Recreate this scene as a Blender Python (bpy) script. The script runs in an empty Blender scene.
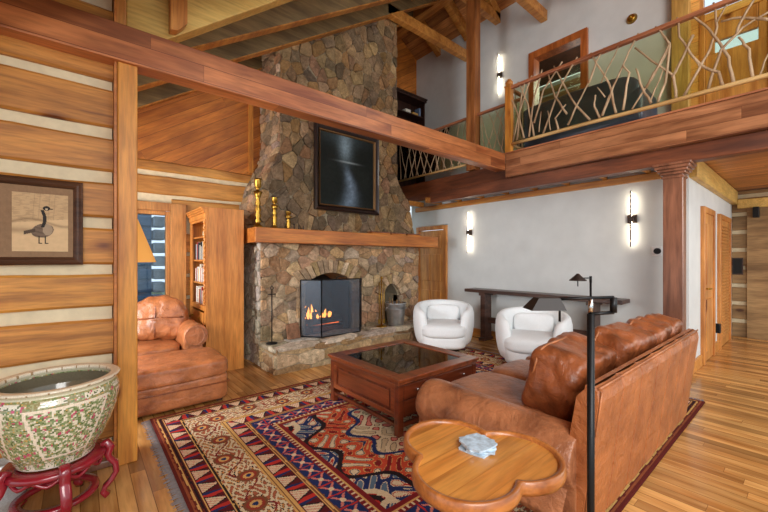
import bpy, math, random
import numpy as np
from mathutils import Vector, Matrix, noise as mnoise

C = bpy.context.scene.collection
PI = math.pi
H = 1.4                     # camera height

# ------------------------------------------------------------------ camera
cam_d = bpy.data.cameras.new('camera'); cam = bpy.data.objects.new('camera', cam_d); C.objects.link(cam)
cam.location = (0, 0, H)
cam.rotation_euler = (PI/2, 0, math.radians(50.0 - 90.0))
cam_d.sensor_width = 36; cam_d.lens = 36*362/768
cam_d.shift_y = 3/768
cam_d.clip_start = .05; cam_d.clip_end = 200
bpy.context.scene.camera = cam
# ------------------------------------------------------------------ view
vs = bpy.context.scene.view_settings
vs.view_transform = 'Standard'; vs.look = 'None'; vs.gamma = 1; vs.use_curve_mapping = False
vs.exposure = 0.27
# ------------------------------------------------------------------ world
W = bpy.data.worlds.new('world'); bpy.context.scene.world = W; W.use_nodes = True
wn = W.node_tree.nodes; bgn = wn['Background']
bgn.inputs[0].default_value = (0.80, 0.92, 1.0, 1); bgn.inputs[1].default_value = 1.05
# ------------------------------------------------------------------ lights
def area(name, loc, target, sx, sy, power, col):
    l = bpy.data.lights.new(name, 'AREA'); l.shape = 'RECTANGLE'; l.size = sx; l.size_y = sy
    l.energy = power; l.color = col
    o = bpy.data.objects.new(name, l); C.objects.link(o); o.location = loc
    o.rotation_euler = (Vector(target)-Vector(loc)).to_track_quat('-Z', 'Y').to_euler()
    return o
area('window_light_behind', (-1.2, -2.6, 3.0), (3.6, 3.4, 1.2), 3.6, 2.4, 250, (1.0, .97, .93))
area('window_light_left', (-1.7, 4.15, 1.9), (2.0, 4.4, .5), 1.0, 1.4, 170, (.93, .97, 1.0))
area('window_light_hall', (7.0, -2.2, 2.0), (6.5, 1.0, .8), 2.5, 1.8, 42, (1.0, .97, .92))
area('gallery_light', (5.9, -1.8, 4.6), (5.7, 3, 4.0), 1.2, 1.8, 30, (1.0, .97, .92))
area('high_window_light', (1.0, -2.2, 4.6), (3.6, 4.6, 4.4), 3.0, 1.4, 110, (1.0, .95, .88))

# ------------------------------------------------------------------ helpers
def S(r, g, b):
    f = lambda c: ((c/255+.055)/1.055)**2.4 if c > 10 else c/255/12.92
    return (f(r), f(g), f(b))
def tag(o, label=None, cat=None, group=None, kind=None):
    if label: o['label'] = label
    if cat: o['category'] = cat
    if group: o['group'] = group
    if kind: o['kind'] = kind
    return o
def thing(name, label, cat, loc=(0, 0, 0), group=None):
    o = bpy.data.objects.new(name, None); C.objects.link(o); o.location = loc; o.empty_display_size = .1
    return tag(o, label, cat, group)
class M:
    def __init__(s): s.v = []; s.f = []; s.c = []; s.sm = []
    def add(s, vs_, fs, col=(1, 1, 1), smooth=False):
        n = len(s.v); s.v += [tuple(p) for p in vs_]
        for f in fs: s.f.append(tuple(i+n for i in f)); s.c.append(col); s.sm.append(smooth)
        return s
    def box(s, x0, x1, y0, y1, z0, z1, col=(1, 1, 1)):
        v = [(x, y, z) for z in (z0, z1) for y in (y0, y1) for x in (x0, x1)]
        return s.add(v, [(0,2,3,1),(4,5,7,6),(0,1,5,4),(2,6,7,3),(0,4,6,2),(1,3,7,5)], col)
    def hexa(s, v, col=(1, 1, 1)):
        return s.add(v, [(0,2,3,1),(4,5,7,6),(0,1,5,4),(2,6,7,3),(0,4,6,2),(1,3,7,5)], col)
    def prism(s, poly, mapf, t0, t1, col=(1, 1, 1), smooth=False):
        n = len(poly)
        v = [mapf(a, b, t0) for a, b in poly]+[mapf(a, b, t1) for a, b in poly]
        s.add(v, [tuple(range(n-1, -1, -1)), tuple(range(n, 2*n))], col)
        s.add(v, [(i, (i+1) % n, n+(i+1) % n, n+i) for i in range(n)], col, smooth)
        return s
    def tube(s, pts, r, n=8, col=(1, 1, 1), cap=True):
        P = [Vector(p) for p in pts]; R = r if isinstance(r, (list, tuple)) else [r]*len(P)
        vs_ = []; prev = None
        for i, p in enumerate(P):
            t = (P[min(i+1, len(P)-1)]-P[max(i-1, 0)]).normalized()
            if prev is None:
                a = Vector((0, 0, 1)) if abs(t.z) < .9 else Vector((1, 0, 0)); u = t.cross(a).normalized()
            else:
                u = (prev-t*prev.dot(t)).normalized()
            prev = u; w = t.cross(u)
            for k in range(n):
                an = 2*PI*k/n; vs_.append(p+(u*math.cos(an)+w*math.sin(an))*R[i])
        fs = [(i*n+k, i*n+(k+1) % n, (i+1)*n+(k+1) % n, (i+1)*n+k) for i in range(len(P)-1) for k in range(n)]
        s.add(vs_, fs, col, True)
        if cap:
            m = len(P)-1; b = len(s.v)-len(vs_)
            s.f += [tuple(b+k for k in range(n-1, -1, -1)), tuple(b+m*n+k for k in range(n))]; s.c += [col]*2; s.sm += [False]*2
        return s
    def lathe(s, prof, cx, cy, n=24, col=(1, 1, 1), colf=None):
        vs_ = [(cx+r*math.cos(2*PI*k/n), cy+r*math.sin(2*PI*k/n), z) for r, z in prof for k in range(n)]
        for i in range(len(prof)-1):
            pass
        s.add(vs_, [(i*n+k, i*n+(k+1) % n, (i+1)*n+(k+1) % n, (i+1)*n+k) for i in range(len(prof)-1) for k in range(n)], col, True)
        return s
    def puff(s, c, h, k=4.0, rot=None, ns=.0, nf=4.0, seg=12, seed=0, col=(1, 1, 1)):
        c = Vector(c); g = [math.tan((-1+2*i/seg)*PI/4) for i in range(seg+1)]
        for ax in range(3):
            for sg in (-1, 1):
                vs_ = []
                for a in g:
                    for b in g:
                        p = [0, 0, 0]; p[ax] = sg; p[(ax+1) % 3] = a*sg; p[(ax+2) % 3] = b
                        L = sum(abs(q)**k for q in p)**(1/k)
                        q = Vector((p[0]/L*h[0], p[1]/L*h[1], p[2]/L*h[2]))
                        if ns:
                            w = mnoise.noise(q*nf+Vector((seed*3.1, seed*1.7, 0)))+.5*mnoise.noise(q*nf*2.3+Vector((0, seed, 9)))
                            q += q.normalized()*ns*w
                        if rot: q = rot @ q
                        vs_.append(c+q)
                m = seg+1
                s.add(vs_, [(i*m+j, (i+1)*m+j, (i+1)*m+j+1, i*m+j+1) for i in range(seg) for j in range(seg)], col, True)
        return s
    def build(s, name, mat, parent=None, label=None, bevel=0, weld=False):
        me = bpy.data.meshes.new(name)
        v = s.v
        if parent is not None:
            L = parent.matrix_basis.translation.copy(); q = parent.parent
            while q is not None: L += q.matrix_basis.translation; q = q.parent
            v = [(p[0]-L.x, p[1]-L.y, p[2]-L.z) for p in v]
        me.from_pydata(v, [], s.f); me.update()
        ca = me.color_attributes.new('Col', 'FLOAT_COLOR', 'CORNER')
        tot = np.array([len(f) for f in s.f]); cc = np.array([(*c, 1.) for c in s.c], dtype=np.float32)
        ca.data.foreach_set('color', np.repeat(cc, tot, axis=0).ravel())
        me.polygons.foreach_set('use_smooth', np.array(s.sm, dtype=bool))
        me.materials.append(mat)
        if weld or any(s.sm):
            import bmesh
            bm = bmesh.new(); bm.from_mesh(me); bmesh.ops.remove_doubles(bm, verts=bm.verts, dist=1e-5)
            bmesh.ops.recalc_face_normals(bm, faces=bm.faces); bm.to_mesh(me); bm.free()
        o = bpy.data.objects.new(name, me); C.objects.link(o)
        if parent is not None: o.parent = parent
        if bevel:
            b = o.modifiers.new('bevel', 'BEVEL'); b.width = bevel; b.segments = 2; b.limit_method = 'ANGLE'; b.angle_limit = .7
        if label: o['label'] = label
        return o
def copy_tree(o, parent=None):
    c = o.copy(); C.objects.link(c)
    if parent: c.parent = parent
    for ch in list(o.children): copy_tree(ch, c)
    return c
def struct(name, m, mat, parent=None, bevel=0):
    o = m.build(name, mat, parent, bevel=bevel)
    if parent is None: o['kind'] = 'structure'
    return o

def ray(px, py):
    t = (px-384)/362; return (.6428+.766*t, .766-.6428*t, -(py-259)/362)
def onx(px, py, X):
    r = ray(px, py); d = X/r[0]; return (X, r[1]*d, H+r[2]*d)

# ------------------------------------------------------------------ materials
class NT:
    def __init__(s, name):
        s.m = bpy.data.materials.new(name); s.m.use_nodes = True; s.t = s.m.node_tree
        s.b = s.t.nodes['Principled BSDF']
    def n(s, typ, **kw):
        x = s.t.nodes.new(typ)
        for k, v in kw.items():
            if k.startswith('i_'):
                x.inputs[k[2:].replace('_', ' ')].default_value = v
            else: setattr(x, k, v)
        return x
    def l(s, a, b): s.t.links.new(a, b)
    def math(s, op, a, b=None, c=None):
        x = s.n('ShaderNodeMath', operation=op)
        for i, q in enumerate((a, b, c)):
            if q is None: continue
            if isinstance(q, (int, float)): x.inputs[i].default_value = q
            else: s.l(q, x.inputs[i])
        return x.outputs[0]
    def ramp(s, fac, stops):
        r = s.n('ShaderNodeValToRGB'); e = r.color_ramp.elements
        while len(e) < len(stops): e.new(.5)
        for q, (p, c) in zip(e, stops): q.position = p; q.color = (*c, 1)
        s.l(fac, r.inputs[0]); return r.outputs[0]
    def mix(s, fac, a, b, mode='MIX'):
        x = s.n('ShaderNodeMix', data_type='RGBA', blend_type=mode)
        for i, q in ((0, fac), (6, a), (7, b)):
            if isinstance(q, (int, float)): x.inputs[i].default_value = q
            elif isinstance(q, tuple): x.inputs[i].default_value = (*q, 1)
            else: s.l(q, x.inputs[i])
        return x.outputs[2]
    def bump(s, h, strength, dist=.01):
        b = s.n('ShaderNodeBump'); b.inputs['Strength'].default_value = strength; b.inputs['Distance'].default_value = dist
        s.l(h, b.inputs['Height']); s.l(b.outputs[0], s.b.inputs['Normal'])
def plain(name, col, rough=.5, metal=0, noise=0, ns=20, bump=0, spec=None, coat=0, tint=False):
    t = NT(name); t.b.inputs['Roughness'].default_value = rough; t.b.inputs['Metallic'].default_value = metal
    t.b.inputs['Coat Weight'].default_value = coat
    tc = t.n('ShaderNodeTexCoord'); nz = t.n('ShaderNodeTexNoise'); nz.inputs['Scale'].default_value = ns; nz.inputs['Detail'].default_value = 4
    t.l(tc.outputs['Object'], nz.inputs['Vector'])
    k = max(noise, .06)
    c = t.ramp(nz.outputs[0], [(.3, tuple(q*(1-k) for q in col)), (.7, tuple(min(1, q*(1+k)) for q in col))])
    if tint:
        a = t.n('ShaderNodeVertexColor', layer_name='Col'); c = t.mix(1.0, c, a.outputs[0], 'MULTIPLY')
    t.l(c, t.b.inputs['Base Color'])
    if bump: t.bump(nz.outputs[0], bump)
    return t.m
def wood(name, c1, c2, axis=0, rough=.45, knots=0, bump=.15, fine=9., planks=None, tint=True, tilt=None, coat=0, groove=.25, var=.35, streak=.5):
    """grain runs along the given axis; planks=(across axis, width, length)"""
    t = NT(name); t.b.inputs['Roughness'].default_value = rough; t.b.inputs['Coat Weight'].default_value = coat
    t.b.inputs['Coat Roughness'].default_value = .25
    tc = t.n('ShaderNodeTexCoord'); vec = tc.outputs['Object']
    if tilt:
        mp = t.n('ShaderNodeMapping'); mp.inputs['Rotation'].default_value = tilt; t.l(vec, mp.inputs[0]); vec = mp.outputs[0]
    pv = None
    if planks:
        ac, w, ln = planks
        sp = t.n('ShaderNodeSeparateXYZ'); t.l(vec, sp.inputs[0])
        q = t.math('DIVIDE', sp.outputs[ac], w); idx = t.math('FLOOR', q); fr = t.math('SUBTRACT', q, idx)
        wn1 = t.n('ShaderNodeTexWhiteNoise', noise_dimensions='1D'); t.l(idx, wn1.inputs['W'])
        off = t.math('MULTIPLY_ADD', wn1.outputs[0], 7.3, t.math('DIVIDE', sp.outputs[axis], ln))
        i2 = t.math('FLOOR', off); fr2 = t.math('SUBTRACT', off, i2)
        wn2 = t.n('ShaderNodeTexWhiteNoise', noise_dimensions='2D')
        cb = t.n('ShaderNodeCombineXYZ'); t.l(idx, cb.inputs[0]); t.l(i2, cb.inputs[1]); t.l(cb.outputs[0], wn2.inputs['Vector'])
        pv = wn2.outputs[0]
        e1 = t.math('LESS_THAN', t.math('ABSOLUTE', t.math('SUBTRACT', fr, .5)), .5-.0022/w)
        e2 = t.math('LESS_THAN', t.math('ABSOLUTE', t.math('SUBTRACT', fr2, .5)), .5-.0012/ln)
        edge = t.math('MULTIPLY', e1, e2)
        sh = t.n('ShaderNodeVectorMath', operation='SCALE'); t.l(wn2.outputs[1], sh.inputs[0]); sh.inputs['Scale'].default_value = 5
        ad = t.n('ShaderNodeVectorMath', operation='ADD'); t.l(vec, ad.inputs[0]); t.l(sh.outputs[0], ad.inputs[1]); vec = ad.outputs[0]
    mp = t.n('ShaderNodeMapping'); sc = [fine]*3; sc[axis] = .7; mp.inputs['Scale'].default_value = sc; t.l(vec, mp.inputs[0])
    n1 = t.n('ShaderNodeTexNoise'); n1.inputs['Scale'].default_value = 1.6; n1.inputs['Detail'].default_value = 6; n1.inputs['Distortion'].default_value = .5
    t.l(mp.outputs[0], n1.inputs['Vector'])
    n2 = t.n('ShaderNodeTexNoise'); n2.inputs['Scale'].default_value = 9; n2.inputs['Detail'].default_value = 3; t.l(mp.outputs[0], n2.inputs['Vector'])
    col = t.ramp(n1.outputs[0], [(.32, c2), (.62, c1)])
    lo = tuple(1-streak*.5 for _ in range(3))
    col = t.mix(1.0, col, t.ramp(n2.outputs[0], [(.3, lo), (.6, (1, 1, 1))]), 'MULTIPLY')
    n3 = t.n('ShaderNodeTexNoise'); n3.inputs['Scale'].default_value = 1.7; n3.inputs['Detail'].default_value = 2; t.l(vec, n3.inputs['Vector'])
    col = t.mix(1.0, col, t.ramp(n3.outputs[0], [(.3, (.78, .74, .7)), (.7, (1.12, 1.12, 1.12))]), 'MULTIPLY')
    h = n2.outputs[0]
    if knots:
        mk = t.n('ShaderNodeMapping'); ks = [3.2]*3; ks[axis] = 1.5; mk.inputs['Scale'].default_value = ks; t.l(vec, mk.inputs[0])
        vo = t.n('ShaderNodeTexVoronoi'); vo.inputs['Scale'].default_value = knots; t.l(mk.outputs[0], vo.inputs['Vector'])
        kf = t.ramp(vo.outputs['Distance'], [(0, (.22, .12, .07)), (.07, (.32, .19, .11)), (.11, (.78, .68, .58)), (.18, (1, 1, 1))])
        col = t.mix(1.0, col, kf, 'MULTIPLY')
    if planks:
        col = t.mix(1.0, col, t.ramp(pv, [(0, (1-var, 1-var*1.1, 1-var*1.2)), (.5, (1, 1, 1)), (1, (1+var*.5, 1+var*.5, 1+var*.45))]), 'MULTIPLY')
        col = t.mix(edge, tuple(c*groove for c in c2), col)
        h = t.math('MULTIPLY_ADD', edge, 1.2, n2.outputs[0])
    if tint:
        a = t.n('ShaderNodeVertexColor', layer_name='Col'); col = t.mix(1.0, col, a.outputs[0], 'MULTIPLY')
    t.l(col, t.b.inputs['Base Color'])
    if bump: t.bump(h, bump, .004)
    return t.m
def leather(name, c1, c2, rough=.42):
    t = NT(name); t.b.inputs['Roughness'].default_value = rough; t.b.inputs['Coat Weight'].default_value = .15; t.b.inputs['Coat Roughness'].default_value = .35
    tc = t.n('ShaderNodeTexCoord'); n1 = t.n('ShaderNodeTexNoise'); n1.inputs['Scale'].default_value = 5; n1.inputs['Detail'].default_value = 6; n1.inputs['Roughness'].default_value = .65
    t.l(tc.outputs['Object'], n1.inputs['Vector'])
    c = t.ramp(n1.outputs[0], [(.3, c2), (.55, c1), (.75, tuple(min(1, q*1.35) for q in c1))])
    n2 = t.n('ShaderNodeTexVoronoi'); n2.inputs['Scale'].default_value = 160; t.l(tc.outputs['Object'], n2.inputs['Vector'])
    n3 = t.n('ShaderNodeTexNoise'); n3.inputs['Scale'].default_value = 11; n3.inputs['Detail'].default_value = 5; n3.inputs['Distortion'].default_value = 1.4; t.l(tc.outputs['Object'], n3.inputs['Vector'])
    a = t.n('ShaderNodeVertexColor', layer_name='Col'); c = t.mix(1.0, c, a.outputs[0], 'MULTIPLY')
    t.l(c, t.b.inputs['Base Color'])
    h = t.math('MULTIPLY_ADD', n3.outputs[0], 1.2, t.math('MULTIPLY', n2.outputs[0], .12)); t.bump(h, .55, .02)
    return t.m
def vcol(name, rough=.6, bumpn=0, ns=60, var=.12, spec=.5, coat=0):
    t = NT(name); t.b.inputs['Roughness'].default_value = rough; t.b.inputs['Coat Weight'].default_value = coat
    t.b.inputs['Specular IOR Level'].default_value = spec
    a = t.n('ShaderNodeVertexColor', layer_name='Col'); tc = t.n('ShaderNodeTexCoord')
    nz = t.n('ShaderNodeTexNoise'); nz.inputs['Scale'].default_value = ns; nz.inputs['Detail'].default_value = 5; t.l(tc.outputs['Object'], nz.inputs['Vector'])
    c = t.mix(1.0, a.outputs[0], t.ramp(nz.outputs[0], [(.3, (1-var,)*3), (.7, (1+var,)*3)]), 'MULTIPLY')
    t.l(c, t.b.inputs['Base Color'])
    if bumpn: t.bump(nz.outputs[0], bumpn, .02)
    return t.m
def emit(name, col, st):
    t = NT(name); t.b.inputs['Base Color'].default_value = (*col, 1); t.b.inputs['Emission Color'].default_value = (*col, 1); t.b.inputs['Emission Strength'].default_value = st
    return t.m
def glass(name, tint=(1, 1, 1), gl=.06):
    m = bpy.data.materials.new(name); m.use_nodes = True; t = m.node_tree; t.nodes.clear()
    o = t.nodes.new('ShaderNodeOutputMaterial'); mx = t.nodes.new('ShaderNodeMixShader'); tr = t.nodes.new('ShaderNodeBsdfTransparent'); g = t.nodes.new('ShaderNodeBsdfGlossy')
    tr.inputs[0].default_value = (*tint, 1); g.inputs['Roughness'].default_value = .02
    fr = t.nodes.new('ShaderNodeFresnel'); fr.inputs[0].default_value = 1.45
    ma = t.nodes.new('ShaderNodeMath'); ma.operation = 'MULTIPLY'; ma.inputs[1].default_value = gl/.05
    t.links.new(fr.outputs[0], ma.inputs[0]); ma.use_clamp = True
    t.links.new(ma.outputs[0], mx.inputs[0]); t.links.new(tr.outputs[0], mx.inputs[1]); t.links.new(g.outputs[0], mx.inputs[2]); t.links.new(mx.outputs[0], o.inputs[0])
    return m

LOG = wood('hewn_log_wood', S(218,152,68), S(160,100,36), 0, .5, knots=1.0, bump=.25, fine=8, streak=.6)
LOGF = wood('far_log_wood', S(220,158,80), S(176,112,46), 0, .5, knots=.8, bump=.2, fine=5)
HALLLOG = wood('old_log_wood', S(172,138,92), S(124,94,58), 1, .6, knots=1.1, bump=.2, fine=5)
CHINK = plain('chinking_mortar', S(222,206,172), .85, noise=.08, ns=14, bump=.2)
POST = wood('pine_post_wood', S(222,152,64), S(176,104,36), 2, .42, knots=1.3, bump=.1, fine=9)
BEAM = wood('cherry_beam_wood', S(196,122,72), S(134,70,38), 0, .34, bump=.1, fine=6, planks=(2, .125, 1.9), var=.3, groove=.6)
FASC = wood('cherry_fascia_wood', S(178,122,84), S(120,72,46), 1, .28, bump=.1, fine=6, planks=(2, .12, 2.3), var=.22, groove=.6, coat=.3)
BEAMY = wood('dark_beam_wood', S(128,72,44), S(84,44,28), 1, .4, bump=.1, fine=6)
COL = wood('cherry_column_wood', S(156,104,78), S(108,68,50), 2, .32, knots=.6, bump=.08, fine=7, coat=.25)
RAFT = wood('aged_rafter_wood', S(150,128,86), S(104,86,58), 0, .6, bump=.2, fine=7)
RAFTL = wood('light_rafter_wood', S(232,196,112), S(208,164,82), 0, .5, bump=.15, fine=6)
DECKR = wood('roof_board_wood', S(200,136,76), S(150,92,48), 1, .55, bump=.2, fine=8, planks=(0, .13, 3.0), var=.3)
GABLE = wood('gable_pine_boards', S(210,130,50), S(168,92,32), 0, .5, bump=.25, fine=6, planks=(2, .135, 4.0), tilt=(0, math.radians(33), 0), var=.18, groove=.3)
FLOOR = wood('oak_floor_planks', S(216,164,98), S(172,114,56), 1, .24, bump=.04, fine=7, planks=(0, .083, 1.3), var=.42, groove=.5, streak=.35)
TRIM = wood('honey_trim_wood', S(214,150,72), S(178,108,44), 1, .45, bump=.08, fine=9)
TRIMZ = wood('honey_trim_wood_upright', S(214,146,74), S(180,106,46), 2, .4, bump=.08, fine=9)
DOORW = wood('pine_door_wood', S(222,158,84), S(188,118,54), 2, .4, bump=.1, fine=8, knots=.7)
WINW = wood('window_casing_wood', S(210,150,84), S(176,112,54), 2, .45, bump=.1, fine=8)
BOOKW = wood('oak_bookcase_wood', S(224,150,72), S(190,116,48), 2, .4, bump=.08, fine=9)
MANT = wood('mantel_wood', S(208,130,56), S(170,94,36), 0, .42, bump=.12, fine=7)
HPINE = wood('hall_ceiling_boards', S(204,140,78), S(162,100,50), 1, .4, bump=.15, fine=8, planks=(0, .14, 3.0), var=.25)
WHITEW = plain('white_wall_paint', S(210,213,212), .7, noise=.02, ns=3)
TABW = wood('cherry_table_wood', S(120,54,28), S(74,30,16), 0, .28, bump=.05, fine=9, coat=.4)
TABWY = wood('cherry_table_wood_end', S(146,72,36), S(94,42,20), 1, .28, bump=.05, fine=9, coat=.4)
CLOV = wood('honey_cherry_tabletop', S(230,162,80), S(204,128,54), 0, .28, bump=.04, fine=7, coat=.35, planks=(1, .09, 3), var=.22, groove=.8)
CLOVR = wood('tray_rim_wood', S(198,124,62), S(156,88,40), 0, .3, bump=.05, fine=10, coat=.4)
CONS = wood('dark_console_wood', S(92,64,54), S(58,38,32), 1, .35, bump=.08, fine=8)
DARKW = wood('dark_walnut_wood', S(70,40,28), S(40,22,16), 2, .4, bump=.08, fine=8)
FRAME = wood('carved_frame_wood', S(96,62,40), S(58,34,22), 0, .4, bump=.3, fine=12)
LEA = leather('saddle_leather', S(176,114,76), S(116,68,44), .34)
LEAB = leather('saddle_leather_back', S(170,100,54), S(134,72,36), .4)
LEAD = leather('cushion_leather', S(152,84,46), S(78,38,22), .3)
LEAL = leather('tan_leather', S(180,112,68), S(120,66,38), .32)
BLACKM = plain('black_iron', (.012, .012, .013), .4, .6)
STEEL = plain('polished_steel', (.6, .6, .6), .2, 1)
BRONZE = plain('bronze_metal', S(70,58,52), .4, .8)
BRASS = plain('antique_brass', S(176,136,58), .3, 1, noise=.35, ns=60)
GALV = plain('galvanised_steel', (.42, .43, .44), .38, .85, noise=.2, ns=9)
BOUCLE = plain('white_boucle', S(240,244,246), .95, noise=.05, ns=120, bump=.5)
def stone_mat():
    t = NT('fieldstone'); t.b.inputs['Roughness'].default_value = .85; t.b.inputs['Specular IOR Level'].default_value = .3
    a = t.n('ShaderNodeVertexColor', layer_name='Col'); tc = t.n('ShaderNodeTexCoord'); c = a.outputs[0]
    hs = []
    for sc_, v, d in ((6, .3, 3), (22, .34, 6), (90, .16, 4)):
        nz = t.n('ShaderNodeTexNoise'); nz.inputs['Scale'].default_value = sc_; nz.inputs['Detail'].default_value = d; nz.inputs['Roughness'].default_value = .65; nz.inputs['Distortion'].default_value = .6
        t.l(tc.outputs['Object'], nz.inputs['Vector']); hs.append(nz.outputs[0])
        c = t.mix(1.0, c, t.ramp(nz.outputs[0], [(.32, (1-v, 1-v*1.08, 1-v*1.2)), (.68, (1+v*.8, 1+v*.75, 1+v*.7))]), 'MULTIPLY')
    t.l(c, t.b.inputs['Base Color']); t.bump(t.math('ADD', hs[1], t.math('MULTIPLY', hs[2], .4)), 1.0, .03)
    return t.m
STONE = stone_mat()
MORT = plain('grey_mortar', S(156,142,118), .95, noise=.15, ns=12, bump=.4)
RUG = vcol('woven_wool_pile', .95, .5, 260, .28, .1)
PRINT = vcol('printed_paper', .8, 0, 40, .05, .3)
OILP = vcol('oil_painting_canvas', .6, 0, 30, .2, .2)
PORC = vcol('painted_porcelain', .12, 0, 220, .2, .5, coat=.5)
REDL = plain('red_lacquer', S(140,26,40), .2, 0, noise=.15, ns=14, coat=.6)
BLACK = plain('matte_black', (.01, .01, .01), .9)
SOOT = plain('sooty_firebrick', (.018, .015, .013), .95, noise=.3, ns=8, bump=.4)
TWIG = wood('laurel_branch_bark', S(200,172,138), S(150,118,86), 2, .55, bump=.2, fine=10)
RAILW = wood('handrail_wood', S(186,120,84), S(140,80,50), 1, .35, bump=.08, fine=9)
LOWP = wood('peeled_pole_wood', S(220,184,124), S(186,142,84), 1, .45, bump=.08, fine=9)
PAPER = vcol('book_cloth', .7, 0, 50, .1, .3)
def fringe_mat(): return plain('cotton_fringe', S(128,118,116), .95, noise=.2, ns=60)
FRNG = fringe_mat()

# ================================================================== SETTING
struct('floor', M().box(-2.6, 9.6, -2.6, 5.75, -.15, 0), FLOOR)
# white wall under the gallery
wr = struct('wall_back', M().box(5.62, 5.78, .98, 4.72, 0, 2.62).box(5.62, 5.78, 5.56, 5.75, 0, 2.62).box(5.62, 5.78, 4.72, 5.56, 2.1, 2.62), WHITEW)
struct('wall_hall_side', M().box(5.78, 9.1, .98, 1.12, 0, 2.62), WHITEW)
# hall end wall of old logs with pale chinking
m = M(); mc = M(); random.seed(3)
z = 0.0
while z < 2.6:
    t_ = random.uniform(.8, 1.15)
    m.box(9.1, 9.3, .1, .98, z, min(z+.25, 2.62), (t_, t_*.98, t_*.95)); z += .32
he = struct('wall_hall_end', M().box(9.14, 9.34, -2.6, 1.12, 0, 2.62), CHINK)
m.build('logs', HALLLOG, he, bevel=.01)
M().box(9.05, 9.14, .12, .78, .0, 2.3).build('board_panel', HALLLOG, he)
# trims on the walls
struct('trim_1', M().box(5.56, 5.62, .98, 5.58, 2.41, 2.50), TRIM, bevel=.008)
struct('baseboard_back', M().box(5.59, 5.62, .98, 4.62, 0, .12), TRIM, bevel=.006)
struct('baseboard_hall', M().box(5.62, 6.24, .95, .98, 0, .14).box(7.12, 7.5, .95, .98, 0, .14), TRIM, bevel=.006)
struct('trim_2', M().box(5.62, 9.1, .90, .98, 2.38, 2.62), RAFTL, bevel=.01)
struct('trim_3', M().box(9.0, 9.14, -2.6, .9, 2.30, 2.46), RAFTL, bevel=.01)
# far wall: hewn logs, gable boards, window opening X .0.. .95
m = M(); mc = M(); random.seed(5)
zc = [(.03+.307*k) for k in range(9)]
def logs(m, x0, x1, y0, y1, z0, z1, dens=1):
    t_ = random.uniform(.9, 1.12)
    n = max(2, int((x1-x0)/.25)); vs_ = []; fs = []
    for i in range(n+1):
        x = x0+(x1-x0)*i/n
        j = [random.uniform(-.006, .006) for _ in range(3)]
        vs_ += [(x, y1, z0), (x, y0+.012+j[0], z0+j[1]), (x, y0+j[0], z0+.015+j[1]), (x, y0+j[0], z1-.015+j[2]), (x, y0+.012+j[0], z1+j[2]), (x, y1, z1)]
    for i in range(n):
        for k in range(6): fs.append((i*6+k, i*6+(k+1) % 6, (i+1)*6+(k+1) % 6, (i+1)*6+k))
    fs += [tuple(range(5, -1, -1)), tuple(n*6+k for k in range(6))]
    m.add(vs_, fs, (t_, t_*random.uniform(.95, 1), t_*random.uniform(.88, 1)))
WX0, WX1, WZ0, WZ1 = -.35, .93, .78, 2.04
for k in range(9):
    z0, z1 = k*.3+.0, k*.3+.245
    if k == 8: z0, z1 = 2.57, 2.70
    elif k == 7: z0, z1 = 2.265, 2.50
    elif k == 6: z0, z1 = 1.99, 2.215
    if z1 < WZ0+.05 or z0 > WZ1: logs(m, -2.6, 4.9, 5.6, 5.75, z0, z1)
    else:
        logs(m, -2.6, WX0-.02, 5.6, 5.75, z0, min(z1, 2.6)); logs(m, WX1+.02, 4.9, 5.6, 5.75, z0, z1)
fw = struct('wall_far', M().box(-2.6, WX0-.02, 5.64, 5.75, 0, 2.6).box(WX1+.02, 4.9, 5.64, 5.75, 0, 2.6).box(WX0-.02, WX1+.02, 5.64, 5.75, 0, WZ0-.02).box(WX0-.02, WX1+.02, 5.64, 5.75, WZ1+.02, 2.6), CHINK)
m.build('logs', LOGF, fw)
def roofz(x): return 3.21+.651*x if x < 5.54 else 3.21+.651*5.54-.651*(x-5.54)
gp = [(-2.6, 2.7), (5.2, 2.7), (5.2, roofz(5.2)), (-.78, 2.7)]
gp = [(-.9, 2.70), (4.9, 2.70), (4.9, roofz(4.9)), (-.78, roofz(-.78))]
M().prism(gp, lambda a, b, t: (a, 5.62+t, b), 0, .13).build('gable_boards', GABLE, fw)
M().box(1.985, 2.045, 5.575, 5.625, 2.72, 4.4).build('corner_board', POST, fw)
# window
wn_ = struct('window_1', M().box(WX0, WX0+.05, 5.6, 5.72, WZ0, WZ1).box(WX1-.045, WX1, 5.6, 5.72, WZ0, WZ1).box(WX0+.05, WX1-.045, 5.6, 5.72, WZ1-.05, WZ1).box(WX0+.05, WX1-.045, 5.6, 5.72, WZ0, WZ0+.05), WINW, bevel=.006)
M().box(WX1, WX1+.19, 5.565, 5.6, WZ0-.1, WZ1+.11).box(WX0-.16, WX0, 5.565, 5.6, WZ0-.1, WZ1+.11).box(WX0, WX1, 5.565, 5.6, WZ1, WZ1+.11).box(WX0, WX1, 5.55, 5.6, WZ0-.1, WZ0).build('casing', WINW, wn_, bevel=.006)
M().box(WX0+.05, WX1-.045, 5.66, 5.665, WZ0+.05, WZ1-.05).build('window_glass', glass('window_glass', (.9, .95, 1)), wn_)
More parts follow.
